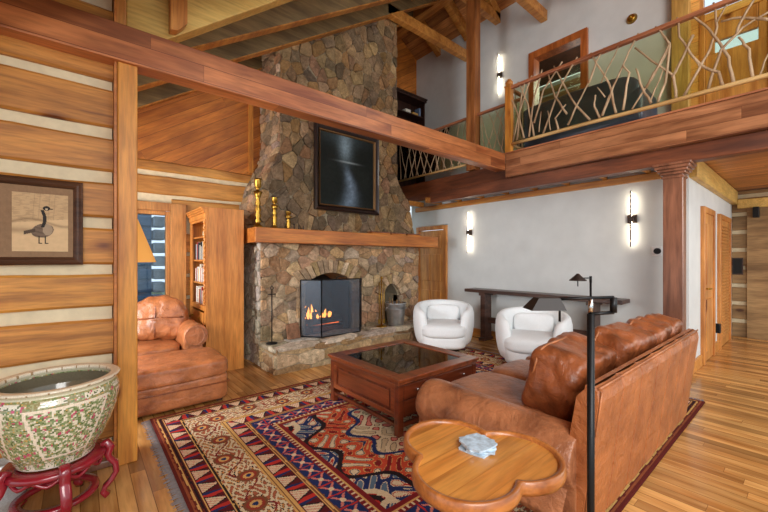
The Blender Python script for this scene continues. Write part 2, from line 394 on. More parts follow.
# near log wall on the left
random.seed(11)
m = M(); nw = struct('wall_left', M().box(-2.6, .17, 3.15, 3.3, 0, 3.0).hexa([(-2.6, 3.15, 3.0), (.17, 3.15, 3.0), (-2.6, 3.3, 3.0), (.17, 3.3, 3.0), (-2.6, 3.15, 1.6+.0), (.17, 3.15, roofz(.17)), (-2.6, 3.3, 1.6), (.17, 3.3, roofz(.17))]), CHINK)
edges_ = [(-.0, .10), (.17, .675), (.75, .99), (1.075, 1.296), (1.365, 1.611), (1.684, 1.919), (1.999, 2.23), (2.307, 2.564), (2.633, 2.87), (2.95, 3.12)]
for z0, z1 in edges_:
    if z0 > .1 and z1-z0 > .4: logs(m, -2.6, .175, 3.12, 3.25, z0, .39); logs(m, -2.6, .175, 3.12, 3.25, .40, z1)
    else: logs(m, -2.6, .175, 3.12, 3.25, z0, z1)
m.build('logs', LOG, nw)
struct('baseboard_left', M().box(-2.6, .2, 3.05, 3.12, 0, .05), COL, bevel=.01)

# roof
def slope(m, x0, x1, y0, y1, off, th, col=(1, 1, 1)):
    z0, z1 = roofz(x0)+off, roofz(x1)+off
    return m.hexa([(x0, y0, z0), (x1, y0, z1), (x0, y1, z0), (x1, y1, z1), (x0, y0, z0+th), (x1, y0, z1+th), (x0, y1, z0+th), (x1, y1, z1+th)], col)
m = M(); slope(m, -2.6, 5.54, -1.2, 6.5, 0, .08); slope(m, 5.54, 6.75, -1.2, 6.5, 0, .08)
struct('ceiling', m, DECKR)

# ================================================================== TIMBER
def beam_thing(name, label, cat, m, mat, group=None, bevel=.008, base=None):
    o = m.build(name, mat, bevel=bevel); tag(o, label, cat, group); return o
gl = [(5.52, 'pale-edged sloping rafter right against the pine gable boards'),
      (4.72, 'grey-brown sloping rafter running just in front of the top of the stone chimney'),
      (4.0, 'grey-brown sloping rafter one bay in front of the chimney top'),
      (2.3, 'sloping rafter nearest the viewer above the big red beam')]
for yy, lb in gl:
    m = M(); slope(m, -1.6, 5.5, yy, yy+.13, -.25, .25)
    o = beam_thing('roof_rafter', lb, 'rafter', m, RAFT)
    m = M(); slope(m, -1.6, 5.5, yy-.002, yy+.132, -.268, .018); m.build('lit_lower_edge', TRIM, o, label='lower edge coloured lighter for the light from below')  # paler strip: light bounced from below put into the edge colour
m = M().hexa([(.26, 3.26, 2.908), (2.6, 3.26, 4.78), (.26, 3.42, 2.908), (2.6, 3.42, 4.78), (.26, 3.26, roofz(.26)-.01), (2.6, 3.26, roofz(2.6)-.01), (.26, 3.42, roofz(.26)-.01), (2.6, 3.42, roofz(2.6)-.01)])
beam_thing('truss_rafter', 'deep yellow pine sloping rafter just behind the big red beam', 'rafter', m, RAFTL)
beam_thing('hanging_block', 'short tapered pine block fixed upright on the yellow rafter', 'block', M().prism([(.53, 3.16), (.58, 3.17), (.645, 3.25), (.645, 3.56), (.53, 3.50)], lambda a, b, t: (a, 3.17+t, b), 0, .085), TRIMZ)
for yy, lb in ((4.72, 'horizontal pine tie beam running from the chimney top to the white upper wall'), (3.98, 'second horizontal tie beam back, crossing behind the tall gallery post'), (3.05, 'horizontal tie beam ending on the white wall above the gallery sconce'), (2.2, 'foremost horizontal tie beam high over the gallery')):
    zt_ = 6.05 if 3.9 < yy < 4 else 5.63; m = M().box(4.05 if yy > 4 else 4.75, 6.34, yy, yy+.12, zt_, zt_+.18)
    beam_thing('tie_beam', lb, 'beam', m, TRIM)
for yy in (5.52, 4.72, 3.98, 3.05, 2.2):
    m = M(); slope(m, 5.58, 6.34, yy, yy+.13, -.22, .22)
    beam_thing('short_rafter', 'short rafter sloping down from the ridge to the white upper wall', 'rafter', m, TRIM, group='short rafters on the far roof slope')
beam_thing('ridge_beam', 'long ridge beam along the roof peak', 'beam', M().box(5.44, 5.64, -1.2, 6.3, 6.5, 6.74), TRIM)
# big beam and posts
big = M().box(-2.6, 4.9, 3.0, 3.15, 2.735, 2.985)
beam_thing('ceiling_beam', 'long reddish cherry beam crossing the room overhead', 'beam', big, BEAM, bevel=.006)
m = M().box(.192, .305, 3.02, 3.14, 0, 2.735)
beam_thing('support_post', 'square honey pine post at the end of the near log wall', 'post', m, POST, bevel=.008)
m = M().box(.19, .25, 3.16, 3.28, 2.4, 3.3)
struct('trim_4', M().box(.176, .19, 3.04, 3.3, 0, 3.3), MANT)
beam_thing('wall_end_post', 'narrow upright post end showing above the big red beam', 'post', m, TRIMZ)
# gallery edge
fa = M().box(4.90, 5.02, -1.6, 3.0, 2.63, 2.975)
o = beam_thing('gallery_fascia', 'wide reddish fascia beam along the front edge of the gallery', 'beam', fa, FASC, bevel=.006)
M().box(4.885, 5.02, -1.6, 3.02, 2.976, 2.995).build('edge_strip', RAILW, o)
beam_thing('return_fascia', 'short reddish fascia where the gallery edge steps back', 'beam', M().box(5.02, 5.4, 2.9, 3.0, 2.63, 2.975), FASC)
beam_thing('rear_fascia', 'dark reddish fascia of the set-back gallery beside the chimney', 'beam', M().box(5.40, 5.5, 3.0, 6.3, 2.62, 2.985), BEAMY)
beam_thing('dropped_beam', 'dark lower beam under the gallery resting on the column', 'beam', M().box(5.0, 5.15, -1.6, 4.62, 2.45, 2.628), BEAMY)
gf = struct('trim_5', M().box(5.02, 6.35, -1.6, 2.9, 2.88, 2.97).box(5.5, 6.35, 2.9, 6.3, 2.88, 2.97), HPINE)
struct('trim_6', M().box(5.15, 9.2, -2.0, .98, 2.63, 2.70), HPINE)
for k in range(9):
    yy = 1.35+k*.5
    beam_thing('floor_joist', 'pine joist between the white wall top and the dark gallery beam', 'joist', M().box(5.16, 5.60, yy, yy+.05, 2.50, 2.86 if yy < 2.8 else 2.60), TRIM, group='joists under the gallery', bevel=.004)
for k, yy in enumerate((.35,)):
    beam_thing('hall_beam', 'pale beam across the hall ceiling boards at the right edge', 'beam', M().box(5.2, 9.1, yy-.5, yy-.38, 2.5, 2.63), RAFTL)
# column
co = thing('square_column', 'square reddish cherry column with moulded capital standing behind the sofa', 'column', (5.075, 1.01, 0))
M().box(5.0, 5.15, .92, 1.10, .0, 2.3).build('shaft', COL, co, bevel=.008)
c = M()
for i, (g, z0, z1) in enumerate(((.012, 2.29, 2.315), (.025, 2.33, 2.36), (.045, 2.36, 2.39), (.065, 2.39, 2.425), (.08, 2.425, 2.45))):
    c.box(5.0-g, 5.15+g, .92-g, 1.10+g, z0, z1)
c.box(5.002, 5.148, .922, 1.098, 2.3, 2.36)
c.build('capital', COL, co, bevel=.006)
M().box(4.975, 5.175, .895, 1.125, 0, .16).build('plinth', COL, co, bevel=.01)
# gallery tall post
beam_thing('gallery_post', 'tall square pine post rising from the gallery to the roof', 'post', M().box(5.33, 5.5, 3.86, 4.05, 2.986, 6.6), wood('amber_post_wood', S(176,112,60), S(128,74,36), 2, .42, knots=.8), bevel=.01)

# upper walls
m = M().box(6.35, 6.5, 1.12, 2.38, 2.7, 6.34).box(6.35, 6.5, 3.38, 6.45, 2.7, 6.34).box(6.35, 6.5, 2.38, 3.38, 5.08, 6.34)
struct('wall_upper', m, WHITEW)
mpw = M().box(6.35, 6.5, -1.6, .3, 2.7, 6.34).box(6.35, 6.5, 1.0, 1.12, 2.7, 6.34).box(6.35, 6.5, .3, 1.0, 5.25, 6.34).box(6.35, 6.5, .3, 1.0, 4.55, 4.64)
struct('wall_upper_right', mpw, wood('pale_pine_wall', S(244,188,104), S(226,156,76), 1, .5, planks=(2, .18, 4), var=.15, knots=.7))
struct('wall_upper_far', M().prism([(4.9, 2.7), (6.5, 2.7), (6.5, roofz(6.5)), (5.54, roofz(5.54)), (4.9, roofz(4.9))], lambda a, b, t: (a, 6.32+t, b), 0, .12).box(4.9, 5.0, 5.62, 6.32, 2.7, 6.3), GABLE)
beam_thing('gallery_end_post', 'square pine post at the right end of the white upper wall', 'post', M().box(6.19, 6.34, 1.08, 1.27, 2.986, 6.3), wood('yellow_post_wood', S(214,172,96), S(180,132,62), 2, .45, knots=.8), bevel=.01)
# upper door opening with a dim log room behind
dr = struct('door_1', M().box(6.29, 6.5, 2.38, 2.48, 2.986, 5.16).box(6.29, 6.5, 3.28, 3.38, 2.986, 5.16).box(6.29, 6.5, 2.48, 3.28, 5.04, 5.16), wood('amber_casing_wood', S(196,112,54), S(150,76,32), 2, .4))
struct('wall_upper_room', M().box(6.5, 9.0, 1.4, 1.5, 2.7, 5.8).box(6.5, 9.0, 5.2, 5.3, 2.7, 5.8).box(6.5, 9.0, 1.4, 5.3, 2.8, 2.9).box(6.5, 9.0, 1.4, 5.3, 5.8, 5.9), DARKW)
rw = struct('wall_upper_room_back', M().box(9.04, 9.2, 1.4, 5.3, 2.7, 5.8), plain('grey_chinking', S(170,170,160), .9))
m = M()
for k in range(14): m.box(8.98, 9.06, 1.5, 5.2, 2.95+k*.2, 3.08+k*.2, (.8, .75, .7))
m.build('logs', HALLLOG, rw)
pl_ = bpy.data.lights.new('upper_room_fill', 'POINT'); pl_.energy = 45; pl_.color = (.95, 1, .9); pl_.shadow_soft_size = .3; po_ = bpy.data.objects.new('upper_room_fill', pl_); C.objects.link(po_); po_.location = (7.6, 2.9, 5.0)  # added point light with no visible fixture, brightens the room behind the door
# upstairs pine door + transom on the right
d2 = struct('door_2', M().box(6.37, 6.43, .36, .94, 2.986, 4.1).box(6.37, 6.43, .36, .45, 4.1, 4.55).box(6.37, 6.43, .85, .94, 4.1, 4.55).box(6.37, 6.43, .45, .85, 4.25, 4.55), DOORW, bevel=.008)
M().box(6.39, 6.40, .45, .85, 4.1, 4.25).build('window_pane', glass('door_pane', (.9, .95, 1)), d2)
M().box(6.33, 6.46, .3, .36, 2.986, 4.64).box(6.33, 6.46, .94, 1.0, 2.986, 4.64).build('door_frame', TRIMZ, d2, bevel=.006)
w2 = struct('window_2', M().box(6.36, 6.46, .3, .34, 4.64, 5.25).box(6.36, 6.46, .96, 1.0, 4.64, 5.25).box(6.36, 6.46, .34, .96, 5.2, 5.25), WINW)
M().box(6.40, 6.405, .34, .96, 4.64, 5.2).build('window_glass', glass('transom_glass', (.95, .97, 1)), w2)

# doors in the ground floor
d3 = struct('door_3', M().box(5.60, 5.64, 4.80, 5.48, .01, 1.99), DOORW)
m = M()
for z0, z1 in ((.15, .75), (.95, 1.5), (1.62, 1.88)):
    for y0, y1 in ((4.88, 5.1), (5.18, 5.40)): m.box(5.585, 5.602, y0, y1, z0, z1)
m.build('door_panel', DOORW, d3, bevel=.006)
M().box(5.575, 5.64, 4.72, 4.80, 0, 2.08).box(5.575, 5.64, 5.48, 5.56, 0, 2.08).box(5.575, 5.64, 4.80, 5.48, 2.0, 2.08).build('door_casing', TRIMZ, d3, bevel=.006)
def hall_door(name, x0, x1, louvre):
    d = struct(name, M().box(x0+.08, x1-.08, .955, .985, .01, 2.02), DOORW)
    m = M().box(x0, x0+.08, .935, .985, 0, 2.10).box(x1-.08, x1, .935, .985, 0, 2.10).box(x0+.08, x1-.08, .935, .985, 2.02, 2.10)
    m.build('door_casing', TRIMZ, d, bevel=.005)
    m = M()
    if louvre:
        for k in range(34):
            z0 = .16+k*.053; m.hexa([(x0+.18, .935, z0), (x1-.18, .935, z0), (x0+.18, .957, z0+.02), (x1-.18, .957, z0+.02), (x0+.18, .935, z0+.012), (x1-.18, .935, z0+.012), (x0+.18, .957, z0+.032), (x1-.18, .957, z0+.032)])
    else:
        for z0, z1 in ((.15, .85), (1.05, 1.88)): m.box(x0+.17, x1-.17, .94, .957, z0, z1)
    m.build('louvre_slats' if louvre else 'door_panel', DOORW, d, bevel=.003)
    return d
d4 = hall_door('door_4', 6.30, 7.10, False); M().tube([(6.45, .955, 1.0), (6.45, .90, 1.0)], .012).tube([(6.45, .9, 1.0), (6.55, .9, 1.0)], .01).build('door_handle', BRASS, d4)
d5 = hall_door('door_5', 7.56, 8.66, True)
d6 = struct('door_6', M().box(9.06, 9.10, -.5, .02, .02, 2.05), plain('pale_blue_paint', S(150,165,185), .4)); M().box(9.04, 9.10, .02, .09, 0, 2.12).build('door_casing', plain('white_casing', S(200,205,210), .5), d6)
# outside
struct('ground', M().box(-14, 16, 5.8, 30, -.5, -.3), plain('green_ground', S(80,95,60), .95, noise=.3, ns=2))
ext = thing('neighbour_cabin', 'blue-grey log cabin seen through the window on the left', 'cabin', (0, 8.4, -.3))
m = M(); mc = M()
for k in range(14): m.box(-1.6, 1.08, 8.4, 8.6, -.3+k*.26, -.3+k*.26+.20)
m.build('logs', plain('blue_grey_log', S(96,130,166), .8, noise=.2, ns=6), ext, bevel=.02)
M().box(-1.6, 1.08, 8.44, 8.58, -.3, 3.3).build('chinking', plain('pale_chinking', S(120,150,184), .9), ext)
m = M()
for k in range(14): m.box(1.1, 1.3, 8.3, 8.7, -.3+k*.26, -.3+k*.26+.20)
m.build('corner_logs', plain('pale_log_end', S(150,165,180), .8, noise=.3, ns=5), ext, bevel=.02)

# ================================================================== FIREPLACE
def clip(poly, nx, ny, c):
    out = []; n = len(poly)
    for i in range(n):
        a, b = poly[i], poly[(i+1) % n]; da = nx*a[0]+ny*a[1]-c; db = nx*b[0]+ny*b[1]-c
        if da <= 0: out.append(a)
        if (da < 0 < db) or (db < 0 < da):
            t = da/(da-db); out.append((a[0]+(b[0]-a[0])*t, a[1]+(b[1]-a[1])*t))
    return out
def inside(p, poly):
    r = False; n = len(poly); j = n-1
    for i in range(n):
        if (poly[i][1] > p[1]) != (poly[j][1] > p[1]) and p[0] < (poly[j][0]-poly[i][0])*(p[1]-poly[i][1])/(poly[j][1]-poly[i][1])+poly[i][0]: r = not r
        j = i
    return r
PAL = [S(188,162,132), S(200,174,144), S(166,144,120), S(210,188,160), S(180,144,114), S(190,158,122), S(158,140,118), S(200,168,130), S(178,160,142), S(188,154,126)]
def stones(m, outline, cw, ch, mapf, seed, gap=.006, holes=(), dep=(.008, .036), pal=PAL, jit=.46, rnd=0):
    R = random.Random(seed)
    xs = [p[0] for p in outline]; ys = [p[1] for p in outline]
    seeds = []; r = 0; y_ = min(ys)-ch
    while y_ < max(ys)+ch*1.5:
        x_ = min(xs)-cw*(1.5 if r % 2 else 1)
        while x_ < max(xs)+cw*1.5:
            seeds.append((x_+R.uniform(-jit, jit)*cw, y_+R.uniform(-jit, jit)*ch)); x_ += cw*R.choice((.75, 1, 1, 1.3))
        y_ += ch; r += 1
    ax, ay = 1/cw, 1/ch
    for sx, sy in seeds:
        if sx < min(xs)-cw or sx > max(xs)+cw or sy < min(ys)-ch or sy > max(ys)+ch: continue
        p = list(outline)
        for qx, qy in seeds:
            dx, dy = (qx-sx), (qy-sy)
            if (dx == 0 and dy == 0) or abs(dx) > 3*cw or abs(dy) > 3*ch: continue
            # anisotropic bisector
            nx, ny = dx*ax*ax, dy*ay*ay; L = math.hypot(nx, ny); nx /= L; ny /= L
            c = nx*(sx+qx)/2+ny*(sy+qy)/2-gap/2
            p = clip(p, nx, ny, c)
            if len(p) < 3: break
        if len(p) < 3: continue
        bad = False
        for hp in holes:
            if inside((sx, sy), hp): bad = True; break
            best = None; n = len(hp)
            for i in range(n):   # separating edge giving max distance from seed
                a, b = hp[i], hp[(i+1) % n]; ex, ey = b[0]-a[0], b[1]-a[1]; L = math.hypot(ex, ey)
                if L < 1e-6: continue
                nx, ny = ey/L, -ex/L     # outward for ccw
                dd = nx*(sx-a[0])+ny*(sy-a[1])
                if best is None or dd > best[0]: best = (dd, -nx, -ny, -(nx*a[0]+ny*a[1]))
            p = clip(p, best[1], best[2], best[3])
            if len(p) < 3: bad = True; break
        if bad: continue
        q = []
        for a in p:
            if not q or math.hypot(a[0]-q[-1][0], a[1]-q[-1][1]) > .006: q.append(a)
        if len(q) > 2 and math.hypot(q[0][0]-q[-1][0], q[0][1]-q[-1][1]) < .006: q.pop()
        if len(q) < 3: continue
        cx = sum(a[0] for a in q)/len(q); cy = sum(a[1] for a in q)/len(q)
        sz = max(math.hypot(a[0]-cx, a[1]-cy) for a in q)
        if sz < .012: continue
        # cut the corners so stones read rounded
        q2 = []
        n = len(q)
        for i in range(n):
            a, b, c_ = q[i-1], q[i], q[(i+1) % n]
            q2.append((b[0]+(a[0]-b[0])*.14, b[1]+(a[1]-b[1])*.14)); q2.append((b[0]+(c_[0]-b[0])*.14, b[1]+(c_[1]-b[1])*.14))
        q = q2; n = len(q); h = R.uniform(*dep); tl = (R.uniform(-.25, .25), R.uniform(-.25, .25))
        v = []
        for k, (sc, hh) in enumerate(((1, -.02), (1, h*.6), (.93, h*.92), (.6, h))):
            for a in q:
                dx, dy = (a[0]-cx)*sc, (a[1]-cy)*sc
                hx = hh+(dx*tl[0]+dy*tl[1])*(.35 if k else 0)+(R.uniform(-.004, .004) if k > 1 else 0)
                v.append(mapf(cx+dx, cy+dy, hx))
        col = R.choice(pal); f = R.uniform(.75, 1.2); col = (col[0]*f, col[1]*f*R.uniform(.95, 1.03), col[2]*f*R.uniform(.88, 1.04))
        m.add(v, [(i+k*n, (i+1) % n+k*n, (i+1) % n+(k+1)*n, i+(k+1)*n) for k in range(3) for i in range(n)]+[tuple(range(3*n, 4*n))], col)
    return m
def arch(x0, x1, z0, zs, rise, n=10):
    pts = [(x0, z0), (x1, z0)]
    for i in range(n+1):
        a = i/n; x_ = x1+(x0-x1)*a; pts.append((x_, zs+rise*(1-(2*a-1)**2)))
    return pts     # ccw
YF, YU = 4.65, 4.90
h1 = arch(2.42, 3.24, .30, 1.05, .15); h2 = arch(3.87, 4.20, .30, .80, .18)
fp = thing('stone_fireplace', 'tall fieldstone fireplace with chimney breast, wood mantel and raised stone hearth', 'fireplace', (3.2, 4.65, 0))
def fmap(y): return lambda a, b, t: (a, y-t, b)
mS = M()
stones(mS, [(1.80, .30), (4.70, .30), (4.70, 1.63), (1.80, 1.63)], .18, .15, fmap(YF), 4, holes=(h1, h2))
stones(mS, [(1.80, 0), (4.70, 0), (4.70, .31), (1.80, .31)], .25, .15, fmap(YF), 5)
stones(mS, [(YF, 0), (5.6, 0), (5.6, 1.62), (YF, 1.62)], .22, .16, lambda a, b, t: (1.80-t, a, b), 7, pal=[S(205,200,190), S(188,180,168), S(216,210,198), S(168,156,140)])  # whiter stones: window light on this side face put into the palette
stones(mS, [(YF, 0), (5.6, 0), (5.6, 1.62), (YF, 1.62)], .22, .16, lambda a, b, t: (4.70+t, a, b), 8)
def voussoirs(m, x0, x1, zs, rise, hgt, n, seed):
    R = random.Random(seed)
    for i in range(n):
        qs = []
        for a in (i/n+.006, (i+1)/n-.006):
            x_ = x0+(x1-x0)*a; z_ = zs+rise*(1-(2*a-1)**2); sl = -rise*4*(2*a-1)/(x1-x0); L = math.hypot(1, sl); nx, nz = -sl/L, 1/L
            k = hgt*(.9+.2*R.random()); fan = (a-.5)*.5
            qs.append(((x_, z_), (x_+nx*k+fan*hgt*.6, z_+nz*k)))
        poly = [qs[0][0], qs[1][0], qs[1][1], qs[0][1]]
        c_ = R.choice(PAL[:4]+[S(176,152,112)]); 
        m.prism(poly, fmap(YF), -.1, R.uniform(.05, .07), c_)
voussoirs(mS, 2.38, 3.28, 1.03, .17, .19, 13, 2); voussoirs(mS, 3.83, 4.24, .79, .2, .15, 8, 3)
for (xa, xb, zt) in ((2.30, 2.42, 1.03), (3.24, 3.36, 1.03), (3.79, 3.87, .79), (4.20, 4.29, .79)):
    R = random.Random(int(xa*100)); z_ = .32
    while z_ < zt-.03:
        hh = R.uniform(.09, .17); z1 = min(z_+hh, zt); mS.prism([(xa, z_+.006), (xb, z_+.006), (xb, z1), (xa, z1)], fmap(YF), -.1, R.uniform(.045, .06), R.choice(PAL)); z_ = z1
mS.build('lower_stonework', STONE, fp, bevel=.004)
# mortar core with fireboxes
mc = M()
xs = [1.80, 2.42, 3.24, 3.87, 4.20, 4.80]
mc.box(1.80, 2.42, YF, 5.6, 0, 1.62).box(3.24, 3.87, YF, 5.6, 0, 1.62).box(4.20, 4.70, YF, 5.6, 0, 1.62)
mc.box(2.42, 3.24, YF, 5.6, 0, .31).box(3.87, 4.20, YF, 5.6, 0, .31)
for hp in (h1, h2):
    x0, x1 = hp[0][0], hp[1][0]; top = hp[2:]
    poly = [(x1, 1.62), (x0, 1.62)]+[(a, b) for a, b in reversed(top)]
    mc.prism(poly, fmap(YF), -.95, 0)
mc.build('mortar_core', MORT, fp)
M().box(2.40, 3.26, 5.2, 5.24, .3, 1.25).box(2.42, 2.44, YF+.06, 5.2, .31, 1.06).box(3.22, 3.24, YF+.06, 5.2, .31, 1.06).box(2.42, 3.24, YF+.06, 5.2, .31, .325).build('firebox', SOOT, fp)
M().box(3.87, 4.2, 5.0, 5.02, .31, 1.0).build('niche_back', SOOT, fp)
# hearth
mh = M()
HP = [S(198,176,142), S(186,162,126), S(170,142,108), S(206,188,158), S(162,134,104)]
stones(mh, [(1.77, .0), (4.80, .0), (4.80, .30), (1.77, .30)], .42, .15, lambda a, b, t: (a, 4.17-t, b), 21, gap=.01, dep=(.0, .016), pal=HP, jit=.04)
stones(mh, [(4.15, .0), (4.65, .0), (4.65, .30), (4.15, .30)], .3, .15, lambda a, b, t: (1.79-t, a, b), 22, gap=.01, dep=(.0, .016), pal=HP, jit=.04)
stones(mh, [(1.77, 4.15), (4.80, 4.15), (4.80, 4.66), (1.77, 4.66)], .62, .50, lambda a, b, t: (a, b, .295+t), 23, gap=.01, dep=(.018, .026), pal=[S(214,210,202), S(204,196,182), S(192,182,166)], jit=.06)
mh.build('hearth_stones', STONE, fp, bevel=.004)
M().box(1.79, 4.80, 4.175, 4.66, 0, .295).build('hearth_core', MORT, fp)
# mantel
M().box(1.66, 5.03, 4.45, 4.88, 1.61, 1.80).build('mantel', MANT, fp, bevel=.008)
# upper chimney
PLz = [1.80, 2.0, 2.2, 2.4, 2.6, 2.8, 2.95, 3.1]; PLx = [1.84, 1.84, 1.87, 1.93, 2.02, 2.11, 2.17, 2.18]
top_l, top_r = roofz(2.18)-.05, roofz(4.40)-.05
out = [(1.84, 1.80), (4.86, 1.80), (4.80, 2.0), (4.72, 2.4), (4.40, 2.86), (4.40, top_r), (2.18, top_l)]+[(x_, z_) for x_, z_ in zip(reversed(PLx), reversed(PLz))][:-1]
mu = M(); stones(mu, out, .15, .20, fmap(YU), 31, jit=.5, dep=(.008,.045), pal=[S(146,126,102), S(162,138,108), S(132,114,94), S(170,146,114), S(148,118,92), S(176,150,114), S(126,110,92), S(166,132,92)])  # darker palette: weaker light on the upper chimney put into the stone colour
# left side surface follows the shoulder profile
prof = list(zip(PLx, PLz))+[(2.18, top_l)]
sl = [0]
for i in range(1, len(prof)): sl.append(sl[-1]+math.dist(prof[i], prof[i-1]))
def shoulder(a, b, t):
    b = max(0, min(b, sl[-1]-1e-4)); i = max(j for j in range(len(sl)-1) if sl[j] <= b)
    f = (b-sl[i])/(sl[i+1]-sl[i]); (x0, z0), (x1, z1) = prof[i], prof[i+1]
    L = math.dist(prof[i], prof[i+1]); nx, nz = -(z1-z0)/L, (x1-x0)/L
    return (x0+(x1-x0)*f+nx*t, a, z0+(z1-z0)*f+nz*t)
stones(mu, [(YU, 0), (5.6, 0), (5.6, sl[-1]), (YU, sl[-1])], .22, .11, shoulder, 33)
prof2 = [(4.86, 1.8), (4.80, 2.0), (4.72, 2.4), (4.40, 2.86), (4.40, top_r)]
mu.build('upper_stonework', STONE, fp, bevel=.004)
M().prism(out, fmap(YU), -.7, 0).build('chimney_core', MORT, fp)

# fire
fire = thing('log_fire', 'burning log fire glowing inside the fireplace behind the screen', 'fire', (2.86, 4.85, .325))
gr = M()
for k in range(7): gr.tube([(2.6+k*.09, 4.72, .40), (2.6+k*.09, 5.05, .40)], .008, 6)
gr.tube([(2.57, 4.74, .40), (3.17, 4.74, .40)], .01, 6).tube([(2.57, 5.04, .40), (3.17, 5.04, .40)], .01, 6)
for x_ in (2.6, 3.14): gr.tube([(x_, 4.74, .325), (x_, 4.74, .5)], .01, 6).tube([(x_, 5.04, .325), (x_, 5.04, .45)], .01, 6)
gr.build('grate', BLACKM, fire)
char = plain('charred_wood', (.035, .02, .014), .95, noise=.4, ns=12, bump=.5)
for a, b, r in (((2.58, 4.80, .46), (3.16, 4.86, .46), .05), ((2.60, 4.95, .46), (3.12, 4.97, .47), .055), ((2.66, 4.88, .55), (3.10, 4.92, .56), .048)):
    M().tube([a, b], r, 10).build('firewood_log', char, fire)
FL = emit('flame', (1.0, .34, .07), 5); FL2 = emit('ember_glow', (1.0, .16, .02), 3)
R = random.Random(2)
for k in range(11):
    x_ = 2.58+k*.04; y_ = 4.84+R.uniform(-.03, .08); hgt = R.uniform(.07, .20)*(1.2-abs(k-2)*.09)
    M().tube([(x_, y_, .5), (x_+R.uniform(-.02, .02), y_, .5+hgt*.35), (x_+R.uniform(-.03, .03), y_, .5+hgt*.7), (x_+R.uniform(-.03, .03), y_, .5+hgt)], [.012, .024, .014, .002], 7).build('flame', FL, fire)
M().box(2.62, 3.12, 4.82, 4.98, .405, .415).build('embers', FL2, fire)

# fire screen
sc = thing('fire_screen', 'three-panel black mesh fire screen standing on the hearth', 'fire screen', (2.85, 4.4, .322))
P_ = [(2.33, 4.565), (2.52, 4.33), (3.17, 4.33), (3.36, 4.56)]
mesh_m = bpy.data.materials.new('fine_black_mesh'); mesh_m.use_nodes = True; tt = mesh_m.node_tree; tt.nodes.clear()
_o = tt.nodes.new('ShaderNodeOutputMaterial'); _x = tt.nodes.new('ShaderNodeMixShader'); _a = tt.nodes.new('ShaderNodeBsdfTransparent'); _b = tt.nodes.new('ShaderNodeBsdfPrincipled')
_b.inputs['Base Color'].default_value = (.10, .125, .16, 1); _b.inputs['Roughness'].default_value = .45; _b.inputs['Metallic'].default_value = .4
_x.inputs[0].default_value = .42; tt.links.new(_a.outputs[0], _x.inputs[1]); tt.links.new(_b.outputs[0], _x.inputs[2]); tt.links.new(_x.outputs[0], _o.inputs[0])
for i in range(3):
    (xa, ya), (xb, yb) = P_[i], P_[i+1]
    f = M()
    zb, zt = .332, 1.11
    f.tube([(xa, ya, zb), (xb, yb, zb)], .009, 6).tube([(xa, ya, zt), (xb, yb, zt)], .009, 6).tube([(xa, ya, zb), (xa, ya, zt)], .009, 6).tube([(xb, yb, zb), (xb, yb, zt)], .009, 6)
    pf = f.build('screen_frame', BLACKM, sc)
    M().hexa([(xa, ya, zb), (xb, yb, zb), (xa, ya+.002, zb), (xb, yb+.002, zb), (xa, ya, zt), (xb, yb, zt), (xa, ya+.002, zt), (xb, yb+.002, zt)]).build('wire_mesh', mesh_m, pf)
M().tube([(2.75, 4.33, 1.115), (2.77, 4.32, 1.15), (2.92, 4.32, 1.15), (2.94, 4.33, 1.115)], .006, 6).build('handle', BLACKM, sc)

# iron tool stand on the hearth (left) and brass poker set (right)
ts = thing('fire_tool_stand', 'slim black iron fireplace tool standing at the left of the hearth', 'fireplace tool', (1.87, 4.45, .322))
M().lathe([(.001, .322), (.07, .322), (.07, .335), (.02, .345), (.001, .345)], 1.87, 4.45, 16).build('base', BLACKM, ts)
M().tube([(1.87, 4.45, .34), (1.87, 4.45, 1.0)], .008, 8).build('rod', BLACKM, ts)
M().tube([(1.82, 4.45, .95), (1.92, 4.45, .95)], .007, 6).tube([(1.87, 4.45, 1.0), (1.85, 4.45, 1.03), (1.87, 4.45, 1.06), (1.89, 4.45, 1.03), (1.87, 4.45, 1.0)], .006, 6).build('handle', BLACKM, ts)
st = thing('leaning_flagstone', 'small square reddish stone leaning on the wall beside the fire screen', 'stone', (2.22, 4.5, .322))
M().hexa([(2.12, 4.52, .322), (2.31, 4.52, .322), (2.12, 4.55, .322), (2.31, 4.55, .322), (2.12, 4.565, .52), (2.30, 4.565, .53), (2.12, 4.59, .52), (2.30, 4.59, .53)], S(150,110,86)).build('stone_slab', STONE, st, bevel=.006)
br = thing('brass_fire_tools', 'tall brass fireplace tool set beside the bucket niche', 'fireplace tool', (3.66, 4.42, .322))
M().lathe([(.001, .322), (.09, .322), (.09, .34), (.02, .36), (.001, .36)], 3.66, 4.42, 18).build('base', BRASS, br)
M().tube([(3.66, 4.42, .35), (3.66, 4.42, 1.08)], [.012, .010], 8).lathe([(.001, 1.07), (.02, 1.09), (.02, 1.11), (.001, 1.13)], 3.66, 4.42, 12).build('stem', BRASS, br)
for dx, n_ in ((-.05, 'poker'), (.05, 'shovel')):
    M().tube([(3.66, 4.42, 1.0), (3.66+dx, 4.42, 1.0)], .006, 6).tube([(3.66+dx, 4.42, 1.04), (3.66+dx, 4.42, .42)], .007, 6).box(3.66+dx-.02, 3.66+dx+.02, 4.415, 4.425, .38, .45).build(n_, BRASS, br)
bk = thing('ash_bucket', 'galvanised metal bucket on the hearth in front of the small arched niche', 'bucket', (3.96, 4.42, .322))
prof_ = [(.001, .322), (.125, .322), (.13, .335), (.165, .66), (.175, .675), (.175, .69), (.16, .69), (.12, .35), (.001, .35)]
M().lathe(prof_, 3.96, 4.42, 28).build('pail', GALV, bk)
M().tube([(3.96+.178*math.cos(a), 4.42+.178*math.sin(a), .60) for a in [i*PI/12 for i in range(25)]], .006, 6).build('band', GALV, bk)
